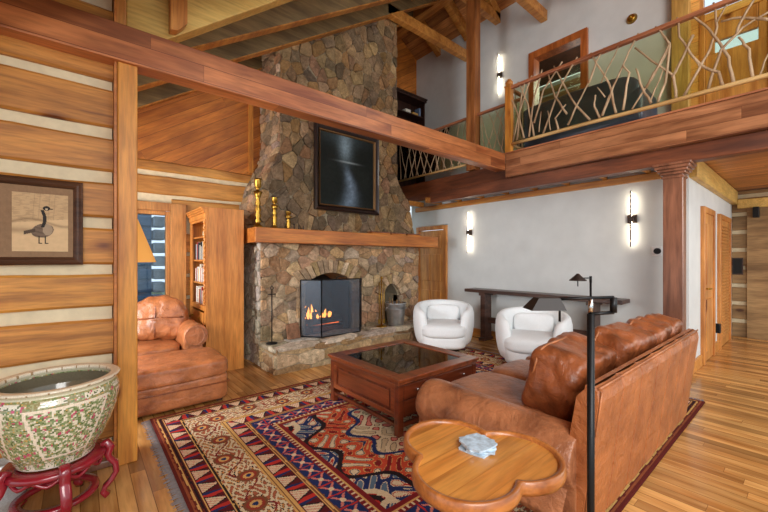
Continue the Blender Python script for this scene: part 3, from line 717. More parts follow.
for sx in (-1, 1):
    M().tube([(3.96+sx*.17, 4.42-.02, .64), (3.96+sx*.21, 4.42-.02, .62), (3.96+sx*.21, 4.42+.02, .58), (3.96+sx*.165, 4.42+.02, .56)], .007, 6).build('handle', GALV, bk)
kd = thing('kindling_sticks', 'dark kindling sticks poking out of the metal bucket', 'kindling', (3.96, 4.42, .36))
for k in range(9):
    a = k*.7; M().tube([(3.96+.05*math.cos(a), 4.42+.05*math.sin(a), .37), (3.96+.11*math.cos(a), 4.42+.11*math.sin(a), .70+.02*(k % 4))], .009, 6).build('stick', HALLLOG, kd)

# painting over the mantel
def grid_paint(m, o, u, v, nu, nv, func):
    U, V = np.meshgrid((np.arange(nu)+.5)/nu, (np.arange(nv)+.5)/nv); c_ = func(U, V)
    o, u, v = map(np.array, (o, u, v)); n0 = len(m.v)
    for j in range(nv+1):
        for i in range(nu+1): m.v.append(tuple(o+u*(i/nu)+v*(j/nv)))
    for j in range(nv):
        for i in range(nu):
            a = n0+j*(nu+1)+i; m.f.append((a, a+1, a+nu+2, a+nu+1)); m.c.append(tuple(c_[j, i])); m.sm.append(False)
    return m
def frame_bars(m, x0, x1, z0, z1, yb, prof):
    """profile list of (inset, out) swept round a rectangle facing -Y"""
    lo = []
    for ins, ou in prof:
        lo.append([(x0+ins, yb-ou, z0+ins), (x1-ins, yb-ou, z0+ins), (x1-ins, yb-ou, z1-ins), (x0+ins, yb-ou, z1-ins)])
    for a, b in zip(lo, lo[1:]):
        m.add(a+b, [(k, (k+1) % 4, 4+(k+1) % 4, 4+k) for k in range(4)])
    return m
def nz2(x_, y_, s, seed=0):
    r = np.zeros_like(x_)
    rs = np.random.RandomState(seed)
    for k in range(7):
        a = rs.uniform(0, 2*np.pi); f = s*rs.uniform(.6, 2.2); r += np.sin((x_*np.cos(a)+y_*np.sin(a))*f+rs.uniform(0, 6)+1.3*np.sin((x_*np.sin(a)-y_*np.cos(a))*f*.7))
    return r/7
def river(U, V):
    n = nz2(U, V, 9, 3); n2 = nz2(U, V, 40, 5)
    base = np.array(S(24,29,26))[None, None]*(1+.5*n[..., None]+.25*n2[..., None])
    out_ = np.clip(base, 0, 1)
    def add(w, c): 
        nonlocal out_
        w = np.clip(w, 0, 1)[..., None]; out_ = out_*(1-w)+np.array(S(*c))*w
    cx = .46+.05*np.sin(V*7)
    wd = .05+.16*np.clip(.55-V, 0, 1)
    add(np.exp(-((U-cx-.05)/wd)**2)*np.clip((.60-V)*6, 0, 1)*.75*(1+.3*n2), (120,140,160))
    add(np.exp(-((U-.45)/.10)**2-((V-.86)/.2)**2)*.75, (150,175,190))
    add(np.exp(-((V-.63)/.012)**2-((U-.5)/.16)**2)*.7, (170,185,190))
    add(np.exp(-((U-.42)/.3)**2-((V-.95)/.1)**2)*.3, (90,110,120))
    return out_
pt = thing('framed_landscape_painting', 'large dark framed painting of a river under trees hung on the stone chimney', 'painting', (3.31, 4.85, 2.16))
m = M(); frame_bars(m, 2.69, 3.92, 2.15, 3.46, YU-.05, [(0, 0), (0, .05), (.02, .07), (.04, .06), (.06, .04), (.075, .02)]); m.build('frame', plain('black_frame', S(38,26,24), .35, coat=.2), pt)
m = M(); frame_bars(m, 2.69, 3.92, 2.15, 3.46, YU-.05, [(.075, .015), (.077, .045), (.09, .04), (.10, .01)]); m.build('gilt_liner', plain('dull_gilt', S(130,96,60), .4, .6), pt)
m = M().box(2.70, 3.91, YU-.05, YU-.035, 2.16, 3.45); m.build('backing', BLACK, pt)
grid_paint(M(), (2.78, YU-.06, 2.24), (1.05, 0, 0), (0, 0, 1.13), 90, 100, river).build('canvas', OILP, pt)

# mantel objects
def candlestick(label, x_, y_, hgt, prof):
    o = thing('brass_candlestick', label, 'candlestick', (x_, y_, 1.802), group=None)
    M().lathe([(r, 1.802+z_*hgt) for r, z_ in prof[:5]], x_, y_, 18).build('base', BRASS, o)
    M().lathe([(r, 1.802+z_*hgt) for r, z_ in prof[4:]], x_, y_, 18).build('stem', BRASS, o)
    return o
cp = [(.001, 0), (.07, 0), (.072, .03), (.055, .06), (.026, .1), (.042, .15), (.024, .2), (.044, .26), (.024, .32), (.046, .38), (.022, .44), (.038, .50), (.022, .58), (.036, .64), (.062, .74), (.02, .76), (.022, .80), (.045, .84), (.045, .97), (.05, 1.0), (.03, 1.0), (.028, .9), (.001, .9)]
candlestick('tallest brass candlestick at the left end of the mantel', 1.80, 4.74, .66, cp)
candlestick('middle-height brass candlestick on the mantel', 2.03, 4.74, .44, [(r*.85, z_) for r, z_ in cp])
candlestick('short dark brass candlestick right of the two taller ones', 2.23, 4.74, .26, [(r*.8, z_) for r, z_ in cp])
for i, (x_, hh) in enumerate(((2.32, .10), (2.39, .08), (2.46, .07))):
    o = M().lathe([(.001, 1.802), (.018, 1.802), (.008, 1.815), (.012, 1.802+hh*.5), (.006, 1.802+hh*.7), (.014, 1.802+hh*.9), (.001, 1.802+hh)], x_, 4.74, 12).build('brass_figurine', BRONZE)
    tag(o, 'tiny metal ornament in the row on the mantel right of the candlesticks', 'ornament', 'tiny ornaments on the mantel')
for i, (x0, x1) in enumerate(((3.62, 4.0), (4.03, 4.36), (4.40, 4.72))):
    lab = ('longest low wooden box lying on the right half of the mantel', 'middle low wooden box on the right half of the mantel', 'low wooden box nearest the right end of the mantel')[i]
    b_ = thing('low_box', lab, 'box', ((x0+x1)/2, 4.66, 1.802))
    M().box(x0, x1, 4.60, 4.74, 1.802, 1.835).build('box_base', MANT, b_, bevel=.004); M().box(x0-.006, x1+.006, 4.594, 4.746, 1.836, 1.85).build('lid', COL, b_, bevel=.003)

# ================================================================== RUG
RX0, RX1, RY0, RY1 = .46, 4.66, .69, 3.71
def rug_cols(nx, ny):
    X, Y = np.meshgrid((np.arange(nx)+.5)/nx*(RX1-RX0), (np.arange(ny)+.5)/ny*(RY1-RY0))
    Wd, Hd = RX1-RX0, RY1-RY0
    ex = np.minimum(X, Wd-X); ey = np.minimum(Y, Hd-Y); e = np.minimum(ex, ey)
    s = np.where(ex < ey, Y, X)+.006*nz2(X, Y, 22, 1)
    e = e+.0018*nz2(X, Y, 35, 2)
    cream, red, dred, navy, brown, gold, rose, black, teal = map(lambda c: np.array(S(*c)), ((218,198,162), (184,52,44), (128,38,40), (38,50,94), (124,78,52), (212,166,98), (206,124,108), (42,32,34), (92,114,132)))
    out_ = np.zeros(X.shape+(3,)); out_[:] = red
    def put(mask, c): out_[mask] = c
    # field scrollwork, mirrored about both axes
    cx, cy = np.abs(X-Wd/2), np.abs(Y-Hd/2)
    f1 = np.sin(cx*21+2.2*np.sin(cy*13+.5))*np.cos(cy*23+2.0*np.sin(cx*15)); f2 = np.sin(cx*43+cy*17)*np.sin(cy*41-cx*12); f3 = nz2(cx, cy, 48, 8)
    put(f1 > .35, S(186,66,44)); put((f1 > .52), rose); put(f1 > .72, cream); put(np.abs(f1-.35) < .07, black); put(np.abs(f1-.72) < .06, dred)
    put(f1 < -.55, dred); put(f1 < -.75, navy); put(np.abs(f1+.75) < .06, gold)
    put((np.abs(f2) > .82) & (np.abs(f1) < .4), cream); put((f3 > .52) & (np.abs(f1) < .3), gold)
    # medallions
    th = np.arctan2(cy*1.35, cx); rr = np.hypot(cx/1.55, cy/.98)*(1+.07*np.cos(th*12)+.05*np.cos(th*4))
    rr = rr*(1+.35*(np.abs(np.sin(2*th))**2)*0)
    def scroll(mask, base, cols, fq, sd):
        put(mask, base); g = np.sin(cx*fq+2*np.sin(cy*fq*.6+sd))*np.sin(cy*fq+2*np.sin(cx*fq*.55+sd*2))
        put(mask & (g > .35), cols[0]); put(mask & (g > .62), cols[1]); put(mask & (np.abs(g-.35) < .09), cols[2]); put(mask & (g < -.5), cols[3]); put(mask & (np.abs(g+.5) < .07), cols[2])
    scroll(rr < .98, navy, (red, cream, cream, teal), 30, 1.1)
    put(np.abs(rr-.98) < .018, cream); put(np.abs(rr-1.02) < .014, black)
    scroll(rr < .82, S(200,78,54), (navy, cream, gold, dred), 34, 2.3)
    put(np.abs(rr-.82) < .016, black)
    scroll(rr < .60, cream, (red, rose, black, S(200,176,140)), 32, .4)
    put(np.abs(rr-.60) < .014, navy)
    scroll(rr < .22, red, (navy, cream, gold, dred), 36, .8)
    # corner spandrels
    sp = (cx/1.32+cy/.75) ; k = (sp > 1.80+.05*np.sin(cx*30)) & (e > .80)
    scroll(k, navy, (rose, cream, cream, teal), 32, 3.0)
    k2 = np.abs(sp-1.80-.05*np.sin(cx*30)) < .03; put(k2 & (e > .80), cream)
    # borders
    def band(a, b): return (e >= a) & (e < b)
    def tt_(a, b): return (e-a)/(b-a)
    k = band(.76, .84); put(k, dred); put(k & (np.abs((e-.80)) < .006), gold); put(k & (np.sin(s*160) > .4) & (np.abs(e-.78) < .012), cream)
    k = band(.64, .76); put(k, navy); t = tt_(.64, .76)*2-1; q = ((s/.125) % 1)*2-1
    put(k & (np.abs(np.abs(q)*.8-np.abs(t)) < .16) & (np.abs(t) < .8) & (np.abs(q) < .8), rose); put(k & (np.hypot(q, t) < .3), cream); put(k & (np.abs(q) > .9), red)
    k = band(.61, .64); put(k, brown); put(k & (np.abs(e-.625) < .005), gold)
    def tulips(a, b, ph):
        k = band(a, b); t = tt_(a, b); q = ((s/.17+ph) % 1)*2-1; alt = (np.floor(s/.17+ph) % 2) == 0
        put(k, np.array(S(92,30,34))); put(k & (np.abs(q) > .62+.3*t) & alt, navy); put(k & (np.abs(q) > .62) & ~alt, red)
        tri = (np.abs(q) < .72*(1-t)+.05) & (t > .12) & (t < .9); put(k & tri, cream); put(k & tri & (np.sin((q+t)*22) > .55), rose); put(k & (np.abs(np.abs(q)-.72*(1-t)-.1) < .07), black)
        put(k & ((t < .05) | (t > .95)), gold)
    tulips(.48, .61, 0.); tulips(.08, .20, .5)
    k = band(.45, .48); put(k, gold); put(k & (np.abs(e-.465) < .004), brown)
    k = band(.22, .45); t = tt_(.22, .45)*2-1; put(k, cream)
    g = np.sin(s*46+2.2*np.sin(e*70))*np.cos(e*80+1.8*np.sin(s*34)); vine = np.abs(t-.5*np.sin(s*20.9)) < .06
    put(k & (g > .45), S(176,96,66)); put(k & (np.abs(g-.45) < .13), brown); put(k & (g < -.62), S(196,130,70)); put(k & (np.abs(g+.62) < .1), black); put(k & vine, dred)
    q = ((s/.30) % 1)*2-1; t = t*.8+.22*np.sign(np.sin(s*10.45)); put(k & (np.hypot(q*1.05, t) < .42), S(150,60,46)); put(k & (np.abs(np.hypot(q*1.05, t)-.42) < .06), brown); put(k & (np.hypot(q*1.05, t) < .24), gold); put(k & (np.hypot(q*1.05, t) < .12), navy)
    k = band(.20, .22); put(k, gold); put(k & (np.abs(e-.21) < .004), black)
    k = band(0, .08); put(k, S(104,40,34)); put(k & (np.abs(e-.05) < .006), gold); put(k & (np.abs(e-.025) < .006), S(150,80,50)); put(k & (np.abs(e-.068) < .004), black)
    wv = 1+.16*nz2(X, Y, 6, 12)[..., None]+.1*nz2(X*3, Y*3, 60, 13)[..., None]
    return np.clip(out_*wv, 0, 1)
NX, NY = 620, 446
cc = rug_cols(NX, NY)
me = bpy.data.meshes.new('persian_rug')
gx, gy = np.meshgrid(np.linspace(RX0, RX1, NX+1), np.linspace(RY0, RY1, NY+1))
gz = np.full_like(gx, .012)
co_ = np.stack([gx, gy, gz], -1).reshape(-1, 3)
# bottom ring
ring = []; 
idx = np.arange((NX+1)*(NY+1)).reshape(NY+1, NX+1)
q = np.stack([idx[:-1, :-1], idx[:-1, 1:], idx[1:, 1:], idx[1:, :-1]], -1).reshape(-1, 4)
n0 = len(co_)
co_ = np.vstack([co_, [[RX0, RY0, .001], [RX1, RY0, .001], [RX1, RY1, .001], [RX0, RY1, .001]]])
cor = [idx[0, 0], idx[0, -1], idx[-1, -1], idx[-1, 0]]
sides = np.array([[n0+i, n0+(i+1) % 4, cor[(i+1) % 4], cor[i]] for i in range(4)]+[[n0+3, n0+2, n0+1, n0]])
q = np.vstack([q, sides])
me.vertices.add(len(co_)); me.vertices.foreach_set('co', co_.ravel())
me.loops.add(len(q)*4); me.loops.foreach_set('vertex_index', q.ravel().astype(np.int32))
me.polygons.add(len(q)); me.polygons.foreach_set('loop_start', np.arange(0, len(q)*4, 4, dtype=np.int32)); me.update(calc_edges=True)
ca = me.color_attributes.new('Col', 'FLOAT_COLOR', 'CORNER')
fc = np.ones((len(q), 4), np.float32); fc[:NX*NY, :3] = cc.reshape(-1, 3); fc[NX*NY:, :3] = S(90,30,30)
ca.data.foreach_set('color', np.repeat(fc, 4, axis=0).ravel())
me.materials.append(RUG)
rug = bpy.data.objects.new('patterned_rug', me); C.objects.link(rug)
tag(rug, 'large red, navy and cream oriental rug spread over the wood floor', 'rug')
R = random.Random(9); m = M()
for (xb, sg) in ((RX0, -1), (RX1, 1)):
    y_ = RY0+.01
    while y_ < RY1-.01:
        dy = R.uniform(-.012, .012); L = R.uniform(.04, .07)
        m.tube([(xb, y_, .008), (xb+sg*L*.5, y_+dy*.5, .009), (xb+sg*L, y_+dy, .005)], [.005, .004, .002], 4); y_ += .013
f_ = m.build('fringe', FRNG, rug, label='grey-white knotted fringe'); f_['kind'] = 'stuff'

# ================================================================== LEATHER SOFA (right)
FZ = .013
so = thing('leather_sofa', 'saddle brown leather sofa with rolled arms, seen from behind on the right of the rug', 'sofa', (2.9, 1.2, FZ))
AX, AZ, AR = 1.90, .405, .15
def arm_poly(ax, sgn, az, ar, zb):
    p = []
    for i in range(25):                     # from the outer underside over the top to the inner side
        a = math.radians(-60+i*10)
        p.append((ax+sgn*ar*math.cos(a), az+ar*math.sin(a)))
    p.append((ax-sgn*ar*.9, zb)); p.append((ax+sgn*ar*.62, zb))
    if sgn < 0: p.reverse()
    return p
def arm_mesh(ax, sgn, az, ar, zb, y0, y1, seams=()):
    p = arm_poly(ax, sgn, az, ar, zb); n = len(p); m = M(); cx = sum(a for a, b in p)/n; cz = sum(b for a, b in p)/n
    ys = [y0, y0+.012, y0+.035, y0+.07]; k = .07
    while y0+k < y1-.1: k += .04; ys.append(y0+k)
    ys += [y1-.07, y1-.035, y1-.012, y1]
    sc = []
    for y_ in ys:
        d = min(y_-y0, y1-y_); s_ = 1-.0 if d > .06 else (.90+.10*math.sin(min(1, d/.06)*PI/2))
        for q_ in seams:
            s_ -= .022*math.exp(-((y_-q_)/.012)**2)
        s_ += .010*math.sin(y_*9)
        sc.append(s_)
    vs_ = [(cx+(a-cx)*s_, y_, cz+(b-cz)*s_ if b > zb+.01 else b) for y_, s_ in zip(ys, sc) for a, b in p]
    fs = [(i*n+k, i*n+(k+1) % n, (i+1)*n+(k+1) % n, (i+1)*n+k) for i in range(len(ys)-1) for k in range(n)]
    m.add(vs_, fs, (1, 1, 1), True); m.add(vs_, [tuple(range(n)), tuple((len(ys)-1)*n+k for k in range(n-1, -1, -1))], (1, 1, 1), False)
    return m
arm_mesh(1.90, -1, .405, .155, .09, .74, 1.76, seams=(1.05, 1.42)).build('arm', LEA, so)
arm_mesh(3.93, 1, .405, .155, .09, .74, 1.76, seams=(1.05, 1.42)).build('arm', LEA, so)
M().puff((2.91, 1.28, .20), (1.12, .56, .11), k=14, seg=16).build('base_frame', LEA, so)
# back slab, outer face leaning out from Y .71 at the floor to .63 at the top
def back_pt(x_, z_, t):   # t 0 outer .. 1 inner
    yo = .72-.09*(z_-.06)/.74; th = .13-.03*(z_-.06)/.74
    return (x_, yo+th*t, z_)
nb = 7; x0, x1 = 1.83, 4.0
m = M(); zz = [.07, .3, .55, .74, .785, .804]
xs = []
for i in range(nb):
    a = x0+(x1-x0)*i/nb; b = x0+(x1-x0)*(i+1)/nb
    xs += [(a, -.006), (a+.010, .006), ((a+b)/2, .012), (b-.010, .006)]
xs.append((x1, 0.))
rows = [[] for _ in zz]
for j, z_ in enumerate(zz):
    for x_, dp in xs:
        p = back_pt(x_, z_, 0); rows[j].append((x_, p[1]-dp+(0 if j < 4 else (.012 if j == 4 else .04)), z_))
V = [p for r_ in rows for p in r_]; n = len(xs)
m.add(V, [(j*n+i, j*n+i+1, (j+1)*n+i+1, (j+1)*n+i) for j in range(len(zz)-1) for i in range(n-1)], (1, 1, 1))
V2 = []
for z_ in reversed(zz):
    for x_ in (x0, x1):
        p = back_pt(x_, z_, 1); V2.append((x_, p[1]-(0 if z_ < .76 else .03), z_))
tb = [rows[-1][0], rows[-1][-1]]
m.add([tb[0], tb[1]]+V2, [(0, 1, 3, 2)]+[(2+2*k, 3+2*k, 5+2*k, 4+2*k) for k in range(len(zz)-1)], (1, 1, 1))
for xi, ix in ((x0, 0), (x1, -1)):
    ol = [rows[j][ix] for j in range(len(zz))]+[V2[2*k+(0 if ix == 0 else 1)] for k in range(len(zz))]
    m.add(ol, [tuple(range(len(ol)))], (1, 1, 1))
m.build('back', LEAB, so, weld=True)
for k in range(1, nb):
    xk = x0+(x1-x0)*k/nb
    M().tube([(xk, back_pt(xk, z_, 0)[1]+.0055, z_) for z_ in (.08, .3, .55, .735)], .0045, 5).build('back_seam', DARKW, so)
M().tube([(x0+.005, .64, .800), (x1, .64, .800)], .006, 6).tube([(x0+.004, back_pt(0, z_, 0)[1]-.002, z_) for z_ in (.1, .4, .7, .79)], .005, 6).build('piping', LEAL, so)
for i, (a, b) in enumerate(((2.05, 2.66), (2.67, 3.24), (3.25, 3.78))):
    s_ = M().puff(((a+b)/2, 1.36, .375), ((b-a)/2, .47, .10), k=6, ns=.012, nf=5, seed=i, seg=16).build('seat_cushion', LEA, so)
for i, xf in enumerate((1.95, 3.9)):
    for yy in (.85, 1.68):
        M().lathe([(.001, FZ), (.02, FZ), (.03, .09), (.001, .09)], xf, yy, 10).build('leg', DARKW, so)
# loose back cushions
bcs = [((2.45, 1.03, .645), (.34, .165, .212), 2, 'nearest dark-creased leather back cushion on the right sofa, by its near arm'),
       ((3.02, .93, .675), (.27, .14, .22), -3, 'second leather back cushion along the right sofa'),
       ((3.46, .90, .685), (.25, .13, .22), 3, 'third leather back cushion along the right sofa'),
       ((3.82, .88, .69), (.19, .12, .215), -2, 'farthest leather back cushion at the far end of the right sofa')]
for i, (c_, h_, rz, lb) in enumerate(bcs):
    cu = thing('back_cushion', lb, 'cushion', (c_[0], c_[1], c_[2]-h_[2]))
    rot = Matrix.Rotation(math.radians(rz), 3, 'Z') @ Matrix.Rotation(math.radians(14), 3, 'X')
    M().puff(c_, h_, k=7, rot=rot, ns=.03, nf=6, seg=26, seed=i+4).build('cushion_body', LEAD, cu)
    pts = []
    for k in range(33):
        a = 2*PI*k/32; ca_, sa_ = math.cos(a), math.sin(a); L = (abs(ca_)**7+abs(sa_)**7)**(1/7)
        pts.append(Vector(c_)+rot @ Vector((ca_/L*h_[0]*.965, h_[1]*.62, sa_/L*h_[2]*.97)))
    M().tube(pts, .008, 6, cap=False).build('piping', LEAL, cu)

# ================================================================== COFFEE TABLE
ct = thing('coffee_table', 'square cherry coffee table with dark glass top and drawers on the rug', 'coffee table', (2.38, 2.57, FZ))
cx0, cx1, cy0, cy1 = 1.865, 2.90, 2.05, 3.085; zt = .468
tf = M()
for g, z0, z1 in ((0, .445, .468), (.012, .43, .445), (.02, .415, .43)):
    w = .12
    tf.box(cx0+g, cx1-g, cy0+g, cy0+w, z0, z1).box(cx0+g, cx1-g, cy1-w, cy1-g, z0, z1).box(cx0+g, cx0+w, cy0+w, cy1-w, z0, z1).box(cx1-w, cx1-g, cy0+w, cy1-w, z0, z1)
tf.build('top_frame', TABWY, ct, bevel=.004)
M().box(cx0+.12, cx1-.12, cy0+.12, cy1-.12, .452, .460).build('glass_top', glass('table_glass', (.6, .63, .61), .06), ct)
M().box(cx0+.1, cx1-.1, cy0+.1, cy1-.1, .385, .39).build('display_tray', plain('dark_felt', (.012, .014, .012), .9), ct)
M().box(cx1-.2, cx1-.19, cy0+.12, cy1-.12, .39, .425).box(cx0+.12, cx1-.12, cy0+.20, cy0+.205, .39, .425).build('tray_divider', BRASS, ct)
bd = M().box(cx0+.035, cx1-.035, cy0+.035, cy0+.06, .15, .415).box(cx0+.035, cx1-.035, cy1-.06, cy1-.035, .15, .415).box(cx0+.035, cx0+.06, cy0+.06, cy1-.06, .15, .415).box(cx1-.06, cx1-.035, cy0+.06, cy1-.06, .15, .415).box(cx0+.06, cx1-.06, cy0+.06, cy1-.06, .15, .17)
bd.build('case', TABW, ct)
# raised frame on the panel side (X-) and moulding
for xs_, sg in ((cx0+.035, -1), (cx1-.035, 1)):
    a, b = sorted((xs_, xs_+sg*.012)); a2, b2 = sorted((xs_, xs_+sg*.006))
    M().box(a, b, cy0+.07, cy1-.07, .37, .415).box(a, b, cy0+.07, cy1-.07, .15, .19).box(a, b, cy0+.07, cy0+.12, .19, .37).box(a, b, cy1-.12, cy1-.07, .19, .37).box(a2, b2, cy0+.15, cy1-.15, .215, .345).build('side_panel', TABWY, ct, bevel=.004)
for y_, sg in ((cy0+.035, -1), (cy1-.035, 1)):
    for r_ in range(2):
        z0 = .17+r_*.125
        for x_ in ((cx0+.08, cx1-.08),):
            a, b = sorted((y_, y_+sg*.014))
            dw = M().box(x_[0], x_[1], a, b, z0, z0+.112).build('drawer', TABW, ct, bevel=.004)
            for kx in (x_[0]+.14, x_[1]-.14):
                M().lathe([(.001, z0+.045), (.010, z0+.05), (.012, z0+.06), (.008, z0+.066), (.001, z0+.068)], kx, y_+sg*.024, 12).build('knob', STEEL, dw)
for x_ in (cx0+.02, cx1-.075):
    for y_ in (cy0+.02, cy1-.075):
        M().box(x_, x_+.055, y_, y_+.055, FZ, .416).build('leg', TABW, ct, bevel=.006)
M().box(cx0+.075, cx1-.075, cy0+.03, cy0+.06, .075, .105).box(cx0+.075, cx1-.075, cy1-.06, cy1-.03, .075, .105).box(cx0+.03, cx0+.06, cy0+.075, cy1-.075, .075, .105).box(cx1-.06, cx1-.03, cy0+.075, cy1-.075, .075, .105).build('stretcher', TABW, ct, bevel=.004)

# ================================================================== BARREL CHAIRS
def barrel(label, x_, y_, face):
    """face: direction angle the chair looks towards (world)"""
    o = thing('barrel_chair', label, 'armchair', (x_, y_, FZ))
    def w(a, r, z_): return (x_+r*math.cos(a), y_+r*math.sin(a), z_+FZ)
    m = M(); n = 40; prof_n = 20; half = math.radians(142)
    rings = []
    for i in range(n+1):
        f = i/n*2-1; a = face+PI+f*half; af = abs(f)
        top = .72-.13*(af**2.2); bot = .09+.02*af; th = .135
        endk = 1.0 if af < .9 else math.sqrt(max(.0, 1-((af-.9)/.1)**2))*.92+.08
        ring_ = []
        for k in range(prof_n):
            b = 2*PI*k/prof_n; cb, sb = math.cos(b), math.sin(b); kk = 3.2; L = (abs(cb)**kk+abs(sb)**kk)**(1/kk)
            zc_ = (top+bot)/2; hz = (top-bot)/2; z_ = zc_+hz*sb/L*(.35+.65*endk)
            vz = (z_-bot)/(top-bot); rc = .355+.045*math.sin(vz*PI*.62)
            rr_ = rc+th/2*cb/L*endk
            ring_.append(w(a, rr_, z_))
        rings.append(ring_)
    V = [p for r_ in rings for p in r_]
    m.add(V, [(i*prof_n+k, i*prof_n+(k+1) % prof_n, (i+1)*prof_n+(k+1) % prof_n, (i+1)*prof_n+k) for i in range(n) for k in range(prof_n)]+[tuple(range(prof_n)), tuple(n*prof_n+k for k in range(prof_n-1, -1, -1))], (1, 1, 1), True)
    m.build('shell', BOUCLE, o)
    rot = Matrix.Rotation(face, 3, 'Z')
    cpos = Vector((x_, y_, 0))+rot @ Vector((.06, 0, .34))
    M().puff(cpos, (.38, .345, .12), k=3.4, rot=rot, ns=.008, seg=18).build('seat_cushion', BOUCLE, o)
    cpos = Vector((x_, y_, 0))+rot @ Vector((.05, 0, .19))
    M().puff(cpos, (.34, .33, .12), k=4.5, rot=rot, seg=16).build('seat_base', BOUCLE, o)
    M().lathe([(.001, FZ), (.25, FZ), (.25, .06), (.2, .08), (.001, .08)], x_, y_, 28).build('swivel_base', DARKW, o)
    cpos = Vector((x_, y_, 0))+rot @ Vector((-.20, 0, .54))
    pl = thing('lumbar_pillow', 'white lumbar pillow on '+('the barrel chair by the hearth' if x_ < 4.4 else 'the barrel chair beside the console table'), 'pillow', tuple(cpos-Vector((0, 0, .1))))
    M().puff(cpos, (.075, .25, .13), k=4.5, rot=rot @ Matrix.Rotation(math.radians(-12), 3, 'Y'), ns=.006, seg=14).build('pillow_body', BOUCLE, pl)
    return o
barrel('white boucle barrel chair beside the hearth, facing the viewer', 4.30, 3.70, math.radians(222))
barrel('white boucle barrel chair in front of the console table, partly behind the sofa', 4.50, 2.36, math.radians(205))

# ================================================================== CONSOLE TABLE
cn = thing('console_table', 'long narrow dark wooden console table along the white wall', 'console table', (5.42, 2.8, 0))
M().box(5.24, 5.56, 1.57, 4.02, .82, .875).build('table_top', CONS, cn, bevel=.008)
for yy in (1.95, 3.68):
    M().box(5.30, 5.50, yy-.045, yy+.045, .05, .82).box(5.26, 5.54, yy-.055, yy+.055, 0, .05).box(5.27, 5.53, yy-.06, yy+.06, .77, .82).build('trestle_leg', CONS, cn, bevel=.006)
M().box(5.385, 5.415, 1.995, 3.635, .30, .40).build('stretcher', CONS, cn, bevel=.004)

# ================================================================== SCONCES AND WALL BITS
GLOW = emit('warm_led_glow', (1.0, .86, .66), 26)
def sconce(label, X, y_, z0, z1, wx):
    o = thing('wall_sconce', label, 'wall light', (wx, y_, (z0+z1)/2), group=None)
    zc_ = (z0+z1)/2
    M().box(wx-.03, wx-.001, y_-.055, y_+.055, zc_-.055, zc_+.055).build('backplate', BRONZE, o, bevel=.006)
    M().box(wx-.075, wx-.03, y_-.03, y_+.03, zc_-.035, zc_+.035).build('mount', BRONZE, o, bevel=.004)
    M().tube([(wx-.08, y_, z0), (wx-.08, y_, z1)], .009, 8).build('rod', BRONZE, o)
    M().box(wx-.069, wx-.062, y_-.006, y_+.006, z0+.02, zc_-.04).box(wx-.069, wx-.062, y_-.006, y_+.006, zc_+.04, z1-.02).build('led_strip', GLOW, o)
sconce('slim vertical bronze wall light left of centre on the white wall', 0, 4.18, 1.52, 2.28, 5.62)
sconce('slim vertical bronze wall light on the white wall beside the column', 0, 1.56, 1.56, 2.30, 5.62)
sconce('slim vertical wall light up on the gallery wall', 0, 4.0, 4.62, 5.42, 6.35)
o = thing('thermostat', 'small white thermostat with a dark round dial on the wall by the column', 'thermostat', (5.61, 1.29, 1.5))
M().box(5.605, 5.619, 1.24, 1.35, 1.44, 1.56).build('wall_plate', plain('white_plastic', S(225,225,225), .4), o, bevel=.006)
M().tube([(5.605, 1.285, 1.5), (5.575, 1.285, 1.5)], .038, 20).build('dial', BLACKM, o)
o = M().tube([(6.349, 1.775, 5.01), (6.30, 1.775, 5.01)], [.075, .045], 20).tube([(6.30, 1.775, 5.01), (6.26, 1.775, 5.01)], [.03, .012], 12).build('brass_wall_knob', BRASS)
tag(o, 'round brass fitting high on the white gallery wall', 'ornament')
o = M().box(6.9+.32, 6.9+.4, .90, .975, .30, .44).build('outlet_plug', BLACKM, bevel=.01); tag(o, 'black plug-in box low on the hall wall between the two doors', 'plug')
o = M().box(8.9, 9.03, .62, .70, 2.12, 2.30).build('hall_speaker', BLACKM, bevel=.01); tag(o, 'small black box speaker high on the hall end wall', 'speaker')
o = thing('wall_panel_picture', 'small dark framed picture on the hall log wall', 'picture', (9.08, .88, 1.3))
M().box(9.06, 9.1, .83, .97, 1.12, 1.42).build('frame', DARKW, o); M().box(9.055, 9.06, .845, .955, 1.14, 1.40).build('picture_panel', BLACK, o)
o = M().box(8.7, 9.02, -.3, .12, 0, .03).build('door_mat', plain('dark_red_mat', S(100,40,40), .95)); tag(o, 'small dark red mat at the hall door', 'mat')

